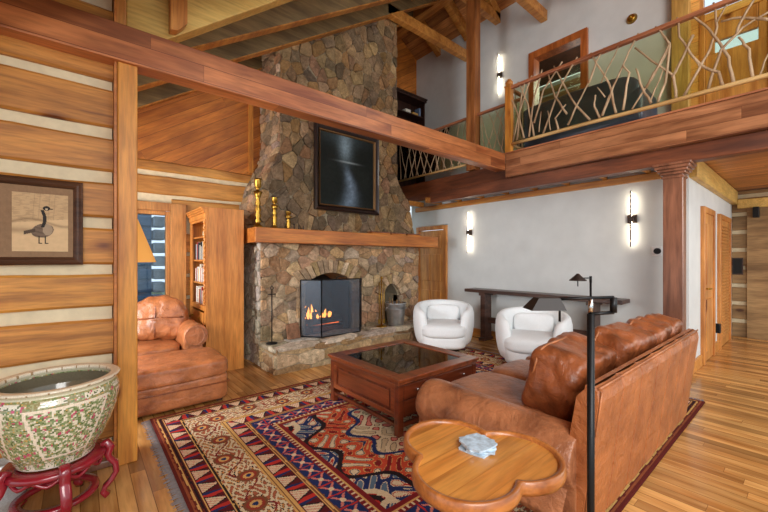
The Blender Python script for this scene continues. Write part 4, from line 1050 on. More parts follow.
# ================================================================== PHARMACY LAMPS
def pharm(label, x_, y_, top, head_dir, arm_len, sc=1.0, zb=0.0, drop=0, style=0):
    o = thing('pharmacy_floor_lamp', label, 'floor lamp', (x_, y_, zb))
    M().lathe([(.001, zb), (.12, zb), (.12, zb+.015), (.02, zb+.03), (.001, zb+.03)], x_, y_, 28).build('base', BLACKM, o)
    M().tube([(x_, y_, zb+.02), (x_, y_, top-.05)], .0115*sc, 14).build('pole', BLACKM, o)
    M().tube([(x_, y_, top-.05), (x_, y_, top)], .0075*sc, 12).build('collar', STEEL, o)
    u = Vector((math.cos(head_dir), math.sin(head_dir), 0)); P = Vector((x_, y_, top))
    if style == 0:
        e = P-u*.075+Vector((0, 0, -.045))
        M().tube([P+Vector((0, 0, -.05)), e], .006, 8).tube([e, e+Vector((0, 0, .05))], .011, 10).build('swing_arm', BLACKM, o)
        hp_ = P+u*arm_len
        M().tube([e+Vector((0, 0, .05)), hp_], .0055, 8).build('arm', BLACKM, o)
        v = Vector((-u.y, u.x, 0)); a0 = hp_; L = .108; r0, r1 = .030, .052
        vs_ = []; 
        for (f, half_t, half_b) in ((0, .028, .045), (1, .018, .036)):
            c_ = a0+u*(L*f)
        top_ = [a0+u*.008+v*.022, a0+u*(L-.03)+v*.022, a0+u*(L-.03)-v*.022, a0+u*.008-v*.022]
        bot_ = [a0-u*.004+v*.04-Vector((0, 0, .034)), a0+u*L+v*.04-Vector((0, 0, .034)), a0+u*L-v*.04-Vector((0, 0, .034)), a0-u*.004-v*.04-Vector((0, 0, .034))]
        top_ = [p+Vector((0, 0, .004)) for p in top_]
        inn = [p+((sum(bot_, Vector())/4)-p)*.04 for p in bot_]; int_ = [p-Vector((0, 0, .003))+((sum(top_, Vector())/4)-p)*.05 for p in top_]
        m = M().add(top_+bot_+inn+int_, [(3, 2, 1, 0)]+[(k, (k+1) % 4, 4+(k+1) % 4, 4+k) for k in range(4)]+[(4+k, 4+(k+1) % 4, 8+(k+1) % 4, 8+k) for k in range(4)]+[(8+k, 8+(k+1) % 4, 12+(k+1) % 4, 12+k) for k in range(4)]+[(12, 13, 14, 15)])
        sh = m.build('lamp_shade', plain('dark_bronze_shade', S(30,20,16), .55, 0), o)
        b0 = a0+u*.025-Vector((0, 0, .022)); M().tube([b0, b0+u*.05], .009, 10).build('bulb', emit('bulb_glow', (1, .9, .75), 4), sh)
        M().tube([a0+Vector((0, 0, -.005)), a0+Vector((0, 0, -.075))], .004, 8).build('switch_rod', BLACKM, o)
    else:
        hp_ = P+u*arm_len
        M().tube([P-u*.01, hp_], .006, 8).build('arm', BLACKM, o)
        M().tube([P+Vector((0, 0, -.05)), P+Vector((0, 0, .02))], .014, 10).build('joint', BLACKM, o)
        sh = M().lathe([(.012, hp_.z+.05), (.03, hp_.z+.03), (.085, hp_.z-.02), (.088, hp_.z-.028), (.08, hp_.z-.022), (.02, hp_.z+.025)], hp_.x, hp_.y, 20).build('lamp_shade', plain('dark_bronze_shade2', S(70,60,55), .35, .6), o)
        M().tube([hp_, hp_-Vector((0, 0, .09))], .006, 8).build('switch_rod', BLACKM, o)
    return o
# camera-left direction is (-.766,.643)
pharm('near black pharmacy floor lamp with swing arm standing by the sofa back', 1.295, .478, 1.268, math.atan2(.643, -.766), .103)
pharm('far slim black floor lamp standing beyond the sofa with small cone shade', 4.33, 1.60, 1.19, math.atan2(.643, -.766)+.25, .17, style=1)

# ================================================================== CLOVER TABLE
tz = .62
tb_ = thing('clover_table', 'honey wood clover-shaped tray table with raised rim in the foreground', 'side table', (1.21, .88, 0))
ctr = Vector((1.22, .88))
lobes = [Vector((1.225, 1.02)), Vector((1.325, .785)), Vector((1.095, .835))]; rad = .196
def clover(r, n=40):
    pts = []
    for k in range(144):
        a = 2*PI*k/144; d = Vector((math.cos(a), math.sin(a))); best = .05
        for c_ in lobes:
            w = c_-ctr; b = w.dot(d); disc = b*b-(w.length_squared-r*r)
            if disc > 0: best = max(best, b+math.sqrt(disc))
        pts.append((ctr.x+d.x*best, ctr.y+d.y*best))
    return pts
o1, o2, o3 = clover(rad), clover(rad-.012), clover(rad-.02)
zmap = lambda a, b, t: (a, b, t)
M().prism(o2, zmap, tz-.045, tz-.012).build('table_top', CLOV, tb_)
n = len(o1); m = M()
V = [(x_, y_, z_) for pts, z_ in ((o2, tz-.046), (o1, tz-.046), (clover(rad+.004), tz-.03), (o1, tz-.002), (clover(rad-.005), tz+.004), (o3, tz), (clover(rad-.022), tz-.013)) for x_, y_ in pts]
m.add(V, [(i*n+k, i*n+(k+1) % n, (i+1)*n+(k+1) % n, (i+1)*n+k) for i in range(6) for k in range(n)], (1, 1, 1), True)
m.build('rim', CLOVR, tb_)
M().lathe([(.001, tz-.045), (.10, tz-.047), (.10, tz-.07), (.03, tz-.09), (.028, .50), (.042, .44), (.03, .38), (.03, .26), (.05, .2), (.05, .14), (.001, .14)], ctr.x, ctr.y, 20).build('pedestal', CLOVR, tb_)
for k in range(3):
    a = 2*PI*k/3+.4; d = Vector((math.cos(a), math.sin(a)))
    M().tube([(ctr.x+d.x*.03, ctr.y+d.y*.03, .18), (ctr.x+d.x*.12, ctr.y+d.y*.12, .16), (ctr.x+d.x*.2, ctr.y+d.y*.2, .06), (ctr.x+d.x*.27, ctr.y+d.y*.27, .03)], [.024, .022, .016, .016], 10).build('leg', CLOVR, tb_)
# napkins / coasters
NAP = plain('pale_blue_agate', S(184,204,220), .35, noise=.3, ns=45)
R = random.Random(4)
labs = ['bottom pale blue stone coaster of the stack on the clover table', 'second pale blue coaster up in the fanned stack', 'third pale blue coaster up in the fanned stack', 'top pale blue coaster of the fanned stack']
for k in range(4):
    a0 = k*.42+.2; pts = []
    cx_, cy_ = 1.275+(-.006, .008, .0, -.004)[k], .905+(.005, -.004, .006, 0)[k]
    for q_ in range(8):
        a = a0+2*PI*q_/8; r_ = .064*(1+(.26 if q_ % 2 else 0)+R.uniform(-.05, .05)); pts.append((cx_+r_*math.cos(a), cy_+r_*math.sin(a)))
    z0 = tz-.0115+k*.0075
    o = M().prism(pts, zmap, z0, z0+.007).build('agate_coaster', NAP, bevel=.002); tag(o, labs[k], 'coaster', 'stack of coasters on the clover table')

# ================================================================== FISHBOWL PLANTER + STAND
BX, BY = -.10, 2.70
bowl = thing('porcelain_fishbowl', 'large famille-rose porcelain fishbowl planter painted with green and pink flowers', 'planter', (BX, BY, .308))
prof = [(.0, .312), (.150, .310), (.165, .318), (.175, .345), (.212, .405), (.246, .49), (.270, .565), (.282, .635), (.282, .67), (.272, .70), (.262, .715), (.268, .728), (.283, .735), (.285, .742), (.275, .747), (.240, .745), (.236, .735), (.244, .70), (.25, .65), (.20, .5), (.15, .40), (.0, .39)]
def dens(pr, step=.006):
    o_ = [pr[0]]
    for a, b in zip(pr, pr[1:]):
        L = math.dist(a, b); k = max(1, int(L/step))
        for i in range(1, k+1): o_.append((a[0]+(b[0]-a[0])*i/k, a[1]+(b[1]-a[1])*i/k))
    return o_
pd = dens(prof); NS = 240
V = [(BX+r*math.cos(2*PI*k/NS), BY+r*math.sin(2*PI*k/NS), z_) for r, z_ in pd for k in range(NS)]
iz = 0; outer_end = next(i for i, (r, z_) in enumerate(pd) if z_ >= .7469)
cr, gr_, pk, ol, pal_g, gd = map(np.array, (S(226,218,196), S(122,142,92), S(196,84,112), S(90,104,60), S(168,170,128), S(200,160,90)))
Ai, Zi = np.meshgrid((np.arange(NS)+.5)/NS*2*np.pi, np.arange(len(pd)-1))
zv = np.array([(pd[i][1]+pd[i+1][1])/2 for i in range(len(pd)-1)])[Zi]; rv = np.array([(pd[i][0]+pd[i+1][0])/2 for i in range(len(pd)-1)])[Zi]
ss = Ai*.27
g1 = nz2(ss, zv, 190, 21); g2 = nz2(ss, zv, 260, 22); g3 = nz2(ss+3, zv, 100, 23)
colr = np.zeros(Ai.shape+(3,)); colr[:] = pal_g
def pc(mk, c_): colr[mk] = c_
pc(g1 > .1, gr_); pc(g1 < -.3, cr); pc(g2 > .33, ol); pc(g3 > .38, pk); pc(g2 < -.38, gd); pc((g1 > .3) & (g2 > .1), S(150,170,120))
# large framed panels
pp = ((Ai/(2*np.pi)*4+.36) % 1)*2-1; wpan = .80-.25*np.clip((.66-zv)/.26, 0, 1)
inp = (np.abs(pp) < wpan) & (zv > .385) & (zv < .655)
brd = (np.abs(np.abs(pp)-wpan) < .035) & (zv > .38) & (zv < .66) | (np.abs(pp) < wpan) & ((np.abs(zv-.387) < .005) | (np.abs(zv-.655) < .005))
pc(inp & (g1 < -.12), cr); pc(inp & (g1 > .18), gr_); pc(inp & (g2 > .36), ol); pc(inp & (g3 > .42), pk); pc(brd, S(236,222,200))
# upper band with cartouches
ub = (zv > .665) & (zv < .71); q_ = ((Ai/(2*np.pi)*10) % 1)*2-1; cart = ub & (np.abs(q_) < .6) & (np.abs(zv-.687) < .014)
pc(ub & (g2 > 0), S(150,140,96)); pc(cart, cr); pc(cart & (g2 > .2), ol); pc(ub & (g3 > .45), pk)
pc((np.abs(zv-.663) < .003) & (rv > .25), S(120,110,70)); pc((zv > .712) & (zv < .728), S(206,200,170))
rimk = (Zi < outer_end+9) & (zv >= .728); pc(rimk, S(232,222,198)); pc(rimk & (np.sin(Ai*22) > .93) & (zv < .741), S(170,140,100))
pc(zv < .324, S(236,230,214)); 
inn = (Zi > outer_end+9); pc(inn, S(120,112,92)); 
lowb = (zv > .328) & (zv < .36) & ~inn; pc(lowb & (np.sin(Ai*14) > .2), cr); pc(lowb & (g2 > .25), gr_)
fs = []; fcs = []
mb = M(); mb.v = V
for i in range(len(pd)-1):
    for k in range(NS):
        mb.f.append((i*NS+k, i*NS+(k+1) % NS, (i+1)*NS+(k+1) % NS, (i+1)*NS+k)); mb.c.append(tuple(colr[i, k])); mb.sm.append(True)
mb.build('bowl', PORC, bowl)
stn = thing('lacquer_stand', 'red lacquered wooden stand with scrolled legs under the fishbowl', 'plant stand', (BX, BY, 0))
M().lathe([(.12, .272), (.215, .272), (.225, .285), (.215, .306), (.12, .306), (.12, .272)], BX, BY, 40).build('top_ring', REDL, stn)
M().lathe([(.145, .085), (.185, .085), (.19, .095), (.185, .11), (.145, .11), (.145, .085)], BX, BY, 40).build('lower_ring', REDL, stn)
for k in range(5):
    a = math.radians(-80)+2*PI*k/5; d = Vector((math.cos(a), math.sin(a), 0)); tv = Vector((-d.y, d.x, 0)); c0 = Vector((BX, BY, 0))
    path = [(.195, .322, .022), (.222, .33, .030), (.24, .30, .034), (.226, .26, .030), (.235, .235, .024), (.262, .20, .024), (.268, .15, .023), (.245, .105, .022), (.215, .075, .022), (.205, .045, .024), (.225, .02, .028)]
    m = M(); L = []
    for j, (r, z_, w) in enumerate(path):
        r_a, z_a, _ = path[max(0, j-1)]; r_b, z_b, _ = path[min(len(path)-1, j+1)]
        tx, tz_ = r_b-r_a, z_b-z_a; q0 = math.hypot(tx, tz_); nx, nz_ = -tz_/q0, tx/q0
        for (s1, s2) in ((-1, -.6), (-1, .6), (-.6, 1), (.6, 1), (1, .6), (1, -.6), (.6, -1), (-.6, -1)):
            L.append(c0+d*(r+nx*w*.62*s1)+Vector((0, 0, max(.0, z_+nz_*w*.62*s1)))+tv*(.023*s2))
    n8 = 8
    m.add(L, [(i*n8+q, i*n8+(q+1) % n8, (i+1)*n8+(q+1) % n8, (i+1)*n8+q) for i in range(len(path)-1) for q in range(n8)]+[tuple(range(n8)), tuple((len(path)-1)*n8+q for q in range(n8-1, -1, -1))], (1, 1, 1), True)
    m.build('leg', REDL, stn)
o = M()  # apron between the legs
for k in range(5):
    a0 = math.radians(-80)+2*PI*k/5
    o.tube([(BX+.2*math.cos(a0+t_*2*PI/5), BY+.2*math.sin(a0+t_*2*PI/5), .272-.03*math.sin(t_*PI*2)**2) for t_ in [i/12 for i in range(13)]], .010, 6)
o.build('apron', REDL, stn)
o = thing('floor_bag', 'pale object on the floor behind the red stand at the left edge', 'vase', (-.33, 2.86, 0)); M().lathe([(.001, 0), (.07, 0), (.10, .1), (.09, .2), (.05, .26), (.06, .29), (.05, .29), (.001, .2)], -.33, 2.86, 20).build('vase_body', PORC, o)
for p_ in o.children: 
    for c_ in p_.data.color_attributes[0].data: c_.color = (*S(190,192,190), 1)

# ================================================================== GOOSE PICTURE
pg = thing('framed_goose_print', 'framed print of a standing goose hung on the near log wall', 'picture', (-.175, 3.09, 1.36))
gx0, gx1, gz0, gz1 = -.365, .014, 1.363, 1.90
gx0 = -.42
m = M(); frame_bars(m, gx0, gx1, gz0, gz1, 3.115, [(0, 0), (0, .022), (.012, .030), (.022, .024), (.032, .028), (.045, .018), (.05, .010)]); m.build('frame', FRAME, pg)
m = M().box(gx0+.01, gx1-.01, 3.105, 3.113, gz0+.01, gz1-.01); m.build('backing', BLACK, pg)
def matc(U, V):
    n = nz2(U, V, 60, 3)[..., None]; return np.clip(np.array(S(142,112,84))*(1+.12*n), 0, 1)
grid_paint(M(), (gx0+.045, 3.104, gz0+.045), (gx1-gx0-.09, 0, 0), (0, 0, gz1-gz0-.09), 40, 40, matc).build('mat_board', PRINT, pg)
def goose(U, V):
    sep = np.array(S(196,164,124)); out_ = np.zeros(U.shape+(3,)); out_[:] = sep
    n = nz2(U, V, 30, 4); n2 = nz2(U*.4, V*3, 40, 6)
    def add(w, c_):
        nonlocal out_
        w = np.clip(w, 0, 1)[..., None]; out_ = out_*(1-w)+np.array(S(*c_))*w
    add((V > .5)*.35*(n2 > .1), (150,124,92)); add((V < .48+.1*U)*1.0, (212,180,138))
    add(np.exp(-((V-.50-.06*np.sin(U*5))/.025)**2)*.5, (110,86,64)); add(np.exp(-((V-.36)/.05)**2)*(U < .45)*.5, (120,94,70))
    for a in (.35, .45, .62, .72): add(np.exp(-((U-a-.08*(V-.5))/.006)**2)*(V > .55)*.35, (110,90,70))
    body = ((U-.53)/.20)**2+((V-.36-.12*(U-.53))/.12)**2 < 1; tail = (np.abs(V-.36+.25*(.38-U)) < .03) & (U > .2) & (U < .4)
    add(body*1., (120,100,84)); add(tail*1., (84,70,58)); add(body*(np.sin(V*90+U*20) > .3)*.4, (80,64,52)); add((((U-.62)/.09)**2+((V-.38)/.10)**2 < 1)*.7, (178,156,130))
    neck = ((np.abs(U-(.54+.03*np.sin((V-.45)*14))) < .032) & (V > .42) & (V < .72)); add(neck*1., (48,44,42))
    head = ((U-.60)/.07)**2+((V-.75)/.04)**2 < 1; add(head*1., (48,44,42)); add((((U-.60)/.025)**2+((V-.735)/.018)**2 < 1)*1., (200,180,150)); add(((np.abs(V-.742) < .012) & (U > .65) & (U < .71))*1., (40,36,34))
    for a in (.47, .58): add(((np.abs(U-a) < .01) & (V > .14) & (V < .27))*1., (60,52,46)); add(((np.abs(U-a-.02) < .035) & (np.abs(V-.14) < .01))*1., (60,52,46))
    return np.clip(out_, 0, 1)
grid_paint(M(), (gx0+.105, 3.101, 1.447), (.255, 0, 0), (0, 0, .36), 90, 120, goose).build('print', PRINT, pg)

# ================================================================== ALCOVE SOFA, OTTOMAN, LAMP
al = thing('alcove_sofa', 'tan leather rolled-arm sofa under the window in the alcove', 'sofa', (.2, 5.0, 0))
arm_mesh(1.005, 1, .53, .135, .10, 4.50, 5.42, seams=(4.8,)).build('arm', LEAL, al)
arm_mesh(-.78, -1, .47, .125, .10, 4.52, 5.42, seams=(4.8,)).build('arm', LEAL, al)
M().puff((.11, 4.98, .20), (.90, .44, .11), k=14, seg=14).build('base_frame', LEAL, al)
M().puff((.11, 5.40, .45), (.88, .10, .35), k=7, seg=14).build('back', LEAL, al)
M().tube([(.99+.10*math.cos(k*PI/12), 4.497, .53+.105*math.sin(k*PI/12)) for k in range(25)], .006, 6, cap=False).build('scroll_piping', LEA, al)
for i, (a, b) in enumerate(((-.66, .10), (.11, .87))):
    M().puff(((a+b)/2, 4.90, .37), ((b-a)/2, .40, .09), k=6, ns=.012, nf=5, seed=i, seg=14).build('seat_cushion', LEAL, al)
for x_ in (-.75, .97):
    for y_ in (4.6, 5.35): M().lathe([(.001, 0), (.02, 0), (.03, .10), (.001, .10)], x_, y_, 10).build('leg', DARKW, al)
for i, (c_, h_, rz, lb) in enumerate((((.73, 5.02, .68), (.29, .13, .25), -16, 'creased tan leather cushion in the right corner of the alcove sofa'), ((.16, 5.10, .665), (.25, .12, .225), 6, 'leather cushion left of the corner cushion on the alcove sofa, half behind the post'))):
    cu = thing('alcove_cushion', lb, 'cushion', (c_[0], c_[1], c_[2]-h_[2]))
    rot = Matrix.Rotation(math.radians(rz), 3, 'Z') @ Matrix.Rotation(math.radians(-16), 3, 'X')
    M().puff(c_, h_, k=3.6, rot=rot, ns=.035, nf=6, seg=20, seed=i+9).build('cushion_body', LEAL, cu)
    for hor in (0, 1):
        pp_ = []
        for k in range(13):
            t_ = (k/12*2-1)*.86; q_ = Vector((t_*h_[0], 0, 0)) if hor else Vector((-.12*h_[0], 0, t_*h_[2]))
            a_ = abs(q_.x/h_[0])**3.6+abs(q_.z/h_[2])**3.6; q_.y = -h_[1]*(1-a_)**(1/3.6)*1.02
            pp_.append(Vector(c_)+rot @ q_)
        M().tube(pp_, .008, 6).build('seam', LEAD, cu)
ot = thing('leather_ottoman', 'wide tan leather ottoman in front of the alcove sofa', 'ottoman', (.55, 4.09, 0))
M().puff((.58, 4.07, .34), (.565, .36, .09), k=7, ns=.014, nf=5, seed=3, seg=24).build('top_cushion', LEAL, ot)
M().puff((.58, 4.07, .155), (.55, .345, .125), k=16, seg=16).build('base', LEAL, ot)
M().tube([(.03, 3.722, .20), (1.13, 3.722, .20), (1.13, 4.41, .20)], .006, 6).build('piping', LEAD, ot)
for x_ in (.08, 1.06):
    for y_ in (3.82, 4.36): M().box(x_-.025, x_+.025, y_-.025, y_+.025, 0, .05).build('leg', DARKW, ot)
fl = thing('shaded_floor_lamp', 'floor lamp with glowing amber cone shade behind the pine post', 'floor lamp', (.215, 3.48, 0))
M().lathe([(.001, 0), (.11, 0), (.11, .02), (.02, .04), (.001, .04)], .215, 3.48, 24).build('base', BRONZE, fl)
M().tube([(.215, 3.48, .03), (.215, 3.48, 1.50)], .010, 10).build('pole', BRONZE, fl)
shm = NT('amber_lamp_shade'); shm.b.inputs['Base Color'].default_value = (*S(226,160,80), 1); shm.b.inputs['Roughness'].default_value = .8
shm.b.inputs['Emission Color'].default_value = (1, .45, .1, 1); shm.b.inputs['Emission Strength'].default_value = .3
M().lathe([(.262, 1.375), (.085, 1.86), (.081, 1.86), (.258, 1.375)], .215, 3.48, 32).build('lamp_shade', shm.m, fl)
M().lathe([(.001, 1.50), (.03, 1.53), (.035, 1.57), (.02, 1.62), (.001, 1.63)], .215, 3.48, 16).build('bulb', emit('warm_bulb', (1, .7, .35), 14), fl)

# ================================================================== BOOKCASE
bc = thing('oak_bookcase', 'tall oak bookcase with rope-turned edge standing left of the fireplace', 'bookcase', (1.39, 5.13, 0))
bx0, bx1, by0, by1 = 1.16, 1.61, 4.72, 5.54
M().box(bx0+.026, bx1, by0, by0+.025, 0, 2.03).build('side_panel', BOOKW, bc, bevel=.003)
M().box(bx0+.02, bx1, by1-.025, by1, 0, 2.0).build('side_panel', BOOKW, bc)
M().box(bx1-.02, bx1-.001, by0+.025, by1-.025, 0, 2.0).build('back_panel', BOOKW, bc)
M().box(bx0, bx0+.025, by0, by0+.075, 0, 2.0).box(bx0, bx0+.025, by1-.075, by1, 0, 2.0).box(bx0, bx0+.025, by0+.075, by1-.075, 1.87, 2.0).box(bx0, bx0+.025, by0+.075, by1-.075, .76, .82).build('face_frame', BOOKW, bc, bevel=.003)
cm = M()
for g, z0, z1 in ((.012, 1.90, 1.96), (.028, 1.96, 1.985), (.04, 1.985, 2.01), (.052, 2.01, 2.03)): cm.box(bx0-g, bx0+.025, by0-.001, by1, z0, z1).box(bx0+.025, bx1, by0+.026, by1, z0, z1)
cm.build('cornice', BOOKW, bc, bevel=.004)
shz = [.82, 1.10, 1.39, 1.69]
for z_ in shz: M().box(bx0+.03, bx1-.02, by0+.025, by1-.025, z_-.02, z_).build('shelf', BOOKW, bc)
rp = []
for k in range(120):
    z_ = .84+k*1.04/119; a = k*.9
    rp.append((bx0-.010+.004*math.cos(a), by0+.022+.004*math.sin(a), z_))
M().tube(rp, [.013+.004*math.sin(k*1.6) for k in range(120)], 8).build('rope_moulding', BOOKW, bc)
for y0 in (by0+.08, (by0+by1)/2+.005):
    dd = M().box(bx0-.012, bx0+.004, y0, y0+.32, .05, .54).box(bx0-.018, bx0-.012, y0+.05, y0+.27, .1, .49).build('cabinet_door', BOOKW, bc, bevel=.003)
    M().lathe([(.001, .34), (.012, .345), (.012, .36), (.001, .365)], bx0-.024, y0+.16, 10).build('knob', BRASS, dd)
dd = M().box(bx0-.012, bx0+.004, by0+.08, by1-.08, .58, .74).build('drawer', BOOKW, bc, bevel=.003)
for y_ in (4.95, 5.3): M().lathe([(.001, .65), (.012, .655), (.012, .67), (.001, .675)], bx0-.024, y_, 10).build('knob', BRASS, dd)
R = random.Random(6)
bcol = [(S(150,40,44), 'dark red'), (S(214,204,184), 'cream'), (S(60,70,84), 'slate blue'), (S(36,34,36), 'black'), (S(190,150,90), 'tan'), (S(170,170,166), 'grey'), (S(110,60,40), 'brown'), (S(226,222,214), 'white')]
shn = {0: 'lowest', 1: 'second', 2: 'third'}
for si, z_ in enumerate((.82, 1.10, 1.39)):
    y_ = by0+.09; prevn = None
    while y_ < by1-.14:
        w = R.uniform(.022, .045); hh = R.uniform(.17, .235); dpt = R.uniform(.12, .18); c_, nm = R.choice(bcol)
        if nm == prevn: continue
        prevn = nm
        b = thing('book', '%s book standing upright on the %s shelf of the oak bookcase' % (nm, shn[si]), 'book', (bx0+.05, y_+w/2, z_), 'books on the %s shelf of the oak bookcase' % shn[si])
        M().box(bx0+.04, bx0+.04+dpt, y_, y_+w, z_+.001, z_+hh, c_).build('cover', PAPER, b, bevel=.003)
        M().box(bx0+.045, bx0+.036+dpt, y_+.004, y_+w-.004, z_+hh-.001, z_+hh+.0015, S(225,215,190)).build('pages', PAPER, b)
        y_ += w+.002
for i, (y_, r_, lb) in enumerate(((4.92, .045, 'small white jar on the top shelf of the oak bookcase'), (5.12, .05, 'reddish bowl on the top shelf of the oak bookcase'), (5.3, .04, 'small cream vase on the top shelf of the oak bookcase'))):
    o = M().lathe([(.001, 1.691), (r_*.6, 1.691), (r_, 1.73), (r_*.9, 1.77), (r_*.5, 1.79), (r_*.6, 1.80), (.001, 1.79)], bx0+.14, y_, 18, (S(220,215,205), S(160,80,60), S(210,195,160))[i]).build('shelf_ornament', PAPER); tag(o, lb, 'ornament')

# ================================================================== GALLERY RAILING
rl = thing('branch_railing', 'front gallery railing of woven natural branches between a handrail and a peeled pole', 'railing', (4.95, .7, 2.995))
RXp = 4.95
M().box(RXp-.035, RXp+.035, -1.6, 2.93, 3.945, 3.99).build('handrail', RAILW, rl, bevel=.01)
M().tube([(RXp, y_, 3.125+.004*math.sin(y_*4)) for y_ in [(-1.6+i*.2266) for i in range(21)]], .024, 10).build('bottom_rail', LOWP, rl)
nwp = M().box(RXp-.045, RXp+.045, 2.92, 3.01, 2.996, 3.98).box(RXp-.055, RXp+.055, 2.91, 3.02, 3.98, 4.0)
nwp.lathe([(.03, 4.0), (.055, 4.02), (.06, 4.05), (.04, 4.08), (.025, 4.09), (.03, 4.10), (.001, 4.115)], RXp, 2.965, 16); nwp.build('newel_post', POST, rl, bevel=.004)
T = [[(590.3,53),(609,83),(616,113)], [(597,88),(605,97)], [(623,64.5),(629,73),(623,110)], [(636,69),(642,88),(651,103)], [(638,33),(612.5,88),(602,116)], [(621,41),(601,83)],
 [(656,27),(670,43),(665,83),(658,102)], [(632,109),(651,81),(670,46)], [(635,48),(660.5,67),(673,76),(676,98)], [(673,76),(680,64.5),(693,35)], [(554,66),(571.5,100),(590,120)], [(589.5,81),(576,107),(568,125)],
 [(565.7,104),(555,118),(558.6,130)], [(548,73),(555,97),(567,114)], [(542,70),(534,97),(529,137)], [(562,62),(543.5,90),(534,123)], [(548,111),(550.5,130)], [(595,95),(594,107),(600,118)], [(609,95),(602,114)], [(541,112),(539,132)], [(577,57),(560,88),(543,134)],
 [(689.5,14),(706,25),(716,39),(728,57),(733.5,83)], [(714,2),(717,27),(710,49),(700,68),(684,96)], [(733.5,-8),(717,22)], [(775,8),(743,27),(721,50),(708,90)], [(720,21.5),(739,18),(775,20)], [(765,-20),(739,25),(737,35)], [(738,37),(749,49),(752.6,78)],
 [(677,18),(680,37),(689.5,53),(702,66),(718,72),(722.7,86)], [(658,26),(669,44)], [(672,77),(687,49)], [(768,53),(759,77)], [(669,45),(658,66),(646,88)], [(525,80),(521,100),(517,140)], [(518,82),(528,104),(534,136)], [(512,100),(520,120),(524,138)], [(532,75),(520,110),(513,142)], [(700,68),(694,58)], [(604,48),(597,60),(589,83)], [(663,70),(651,100)]]
R = random.Random(12)
for k, tr in enumerate(T):
    r0 = .0125 if len(tr) > 2 else .008
    pts = [Vector(onx(a, b, RXp+R.uniform(-.012, .012))) for a, b in tr]
    # smooth subdivide with slight wobble
    q_ = []
    for a, b in zip(pts, pts[1:]):
        for f in (0, .33, .66): q_.append(a.lerp(b, f)+Vector((R.uniform(-.004, .004), R.uniform(-.006, .006), R.uniform(-.006, .006))))
    q_.append(pts[-1]); n = len(q_)
    M().tube(q_, [r0*(.75+.5*i/n) for i in range(n)], 7).build('branch', TWIG, rl)
def rand_panel(par, f, L, seed, cnt):
    R = random.Random(seed)
    for k in range(cnt):
        s0 = (k+.5)/cnt*L; lean = R.uniform(.12, .42)*(1 if k % 2 else -1); s1 = min(L-.02, max(.02, s0+lean)); s0 = min(L-.02, max(.02, s0))
        pts = [f(s0+(s1-s0)*t_+R.uniform(-.02, .02), 3.12+.84*t_) for t_ in (0, .25, .5, .75, 1)]
        M().tube(pts, [.011, .010, .008, .007, .006], 6).build('branch', TWIG, par)
rand_panel(rl, lambda s, z_: (RXp, -1.5+s, z_), 1.4, 5, 8)
rr2 = thing('side_branch_railing', 'short branch railing returning from the newel towards the back wall', 'railing', (5.2, 2.96, 2.995))
M().box(5.0, 5.37, 2.935, 2.99, 3.945, 3.985).build('handrail', RAILW, rr2, bevel=.008); M().tube([(5.0, 2.96, 3.125), (5.37, 2.96, 3.125)], .02, 8).build('bottom_rail', LOWP, rr2)
rand_panel(rr2, lambda s, z_: (5.0+s, 2.96, z_), .38, 8, 7)
rr3 = thing('rear_branch_railing', 'set-back branch railing on the gallery between the newel and the chimney', 'railing', (5.42, 4.5, 2.995))
M().box(5.385, 5.455, 2.98, 3.86, 3.945, 3.985).box(5.385, 5.455, 4.05, 6.0, 3.945, 3.985).build('handrail', RAILW, rr3, bevel=.01)
M().tube([(5.42, 2.99, 3.125), (5.42, 3.86, 3.125)], .022, 8).tube([(5.42, 4.05, 3.125), (5.42, 6.0, 3.125)], .022, 8).build('bottom_rail', LOWP, rr3)
rand_panel(rr3, lambda s, z_: (5.42, 3.03+s, z_), .80, 14, 9); rand_panel(rr3, lambda s, z_: (5.42, 4.08+s, z_), 1.85, 15, 20)
PLX = glass('clear_railing_panel', (.86, .90, .76), .05)
M().box(RXp+.03, RXp+.034, -1.6, 2.9, 3.14, 3.944).build('clear_panel', PLX, rl)
M().box(5.452, 5.456, 3.0, 3.85, 3.14, 3.944).box(5.452, 5.456, 4.06, 6.0, 3.14, 3.944).build('clear_panel', PLX, rr3)

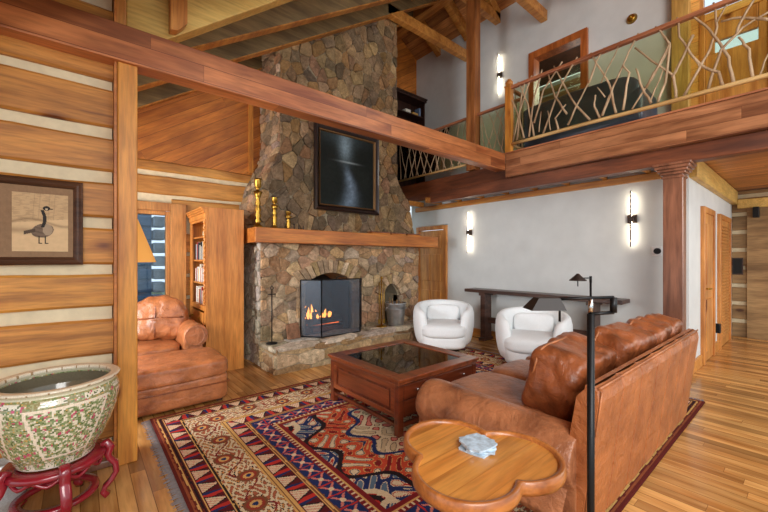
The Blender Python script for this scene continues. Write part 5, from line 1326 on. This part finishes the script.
# gallery furniture
gs = thing('gallery_sofa', 'dark blue-black leather sofa standing on the gallery behind the railing', 'sofa', (5.75, 2.3, 2.972))
NAVY = plain('black_leather', S(66,78,100), .35, noise=.2, ns=6, bump=.3)
M().puff((5.85, 2.3, 3.22), (.38, .85, .18), k=8, seg=14).build('seat_base', NAVY, gs)
M().puff((5.58, 2.3, 3.50), (.13, .85, .34), k=5, seg=18, ns=.015).build('back', NAVY, gs)
for yy in (1.52, 3.06): M().puff((5.85, yy, 3.40), (.38, .12, .26), k=5, seg=12, ns=.01).build('arm', NAVY, gs)
for yy in (1.6, 2.95): M().box(5.55, 5.61, yy, yy+.06, 2.972, 3.06).build('leg', DARKW, gs)
sb = thing('gallery_bookcase', 'tall dark wood bookcase against the gallery end wall beside the chimney', 'bookcase', (5.82, 6.15, 2.972))
M().box(5.3, 5.33, 6.0, 6.3, 2.972, 5.12).box(6.28, 6.31, 6.0, 6.3, 2.972, 5.12).build('side_panels', DARKW, sb)
M().box(5.33, 6.28, 6.27, 6.3, 2.972, 5.12).build('back_panel', DARKW, sb)
M().box(5.27, 6.33, 5.96, 6.3, 5.12, 5.17).box(5.25, 6.34, 5.94, 6.3, 5.17, 5.20).build('cornice', DARKW, sb)
for z_ in (3.05, 3.5, 3.95, 4.4, 4.78): M().box(5.33, 6.28, 6.02, 6.27, z_-.025, z_).build('shelf', DARKW, sb)
R = random.Random(8)
for (x_, z_, w, hh, c_, kind) in ((5.72, 4.78, .16, .08, (226,220,205), 'stacked cream book'), (5.95, 4.78, .18, .06, (190,150,80), 'flat tan book'), (6.16, 4.78, .05, .2, (110,130,160), 'upright blue book')):
    o = M().box(x_, x_+w, 6.04, 6.2, z_+.001, z_+hh, S(*c_)).build('book', PAPER, bevel=.004); tag(o, kind+' on the upper shelf of the gallery bookcase', 'book')
for i, (x_, hh) in enumerate(((5.70, .17), (5.86, .12), (6.0, .15), (6.16, .19))):
    o = M().lathe([(.001, 4.401), (.04, 4.401), (.045, 4.401+hh*.4), (.02, 4.401+hh*.7), (.03, 4.401+hh), (.001, 4.401+hh)], x_, 6.12, 14, S(222,218,208)).build('white_figurine', PAPER)
    tag(o, 'small white figurine on the middle shelf of the dark gallery bookcase', 'figurine', 'white figurines in the gallery bookcase')
o = M().puff((5.95, 6.12, 5.24), (.06, .05, .035), k=2.5, seg=8, col=S(210,200,180)).build('shell_ornament', PAPER); tag(o, 'pale ornament on top of the gallery bookcase', 'ornament')
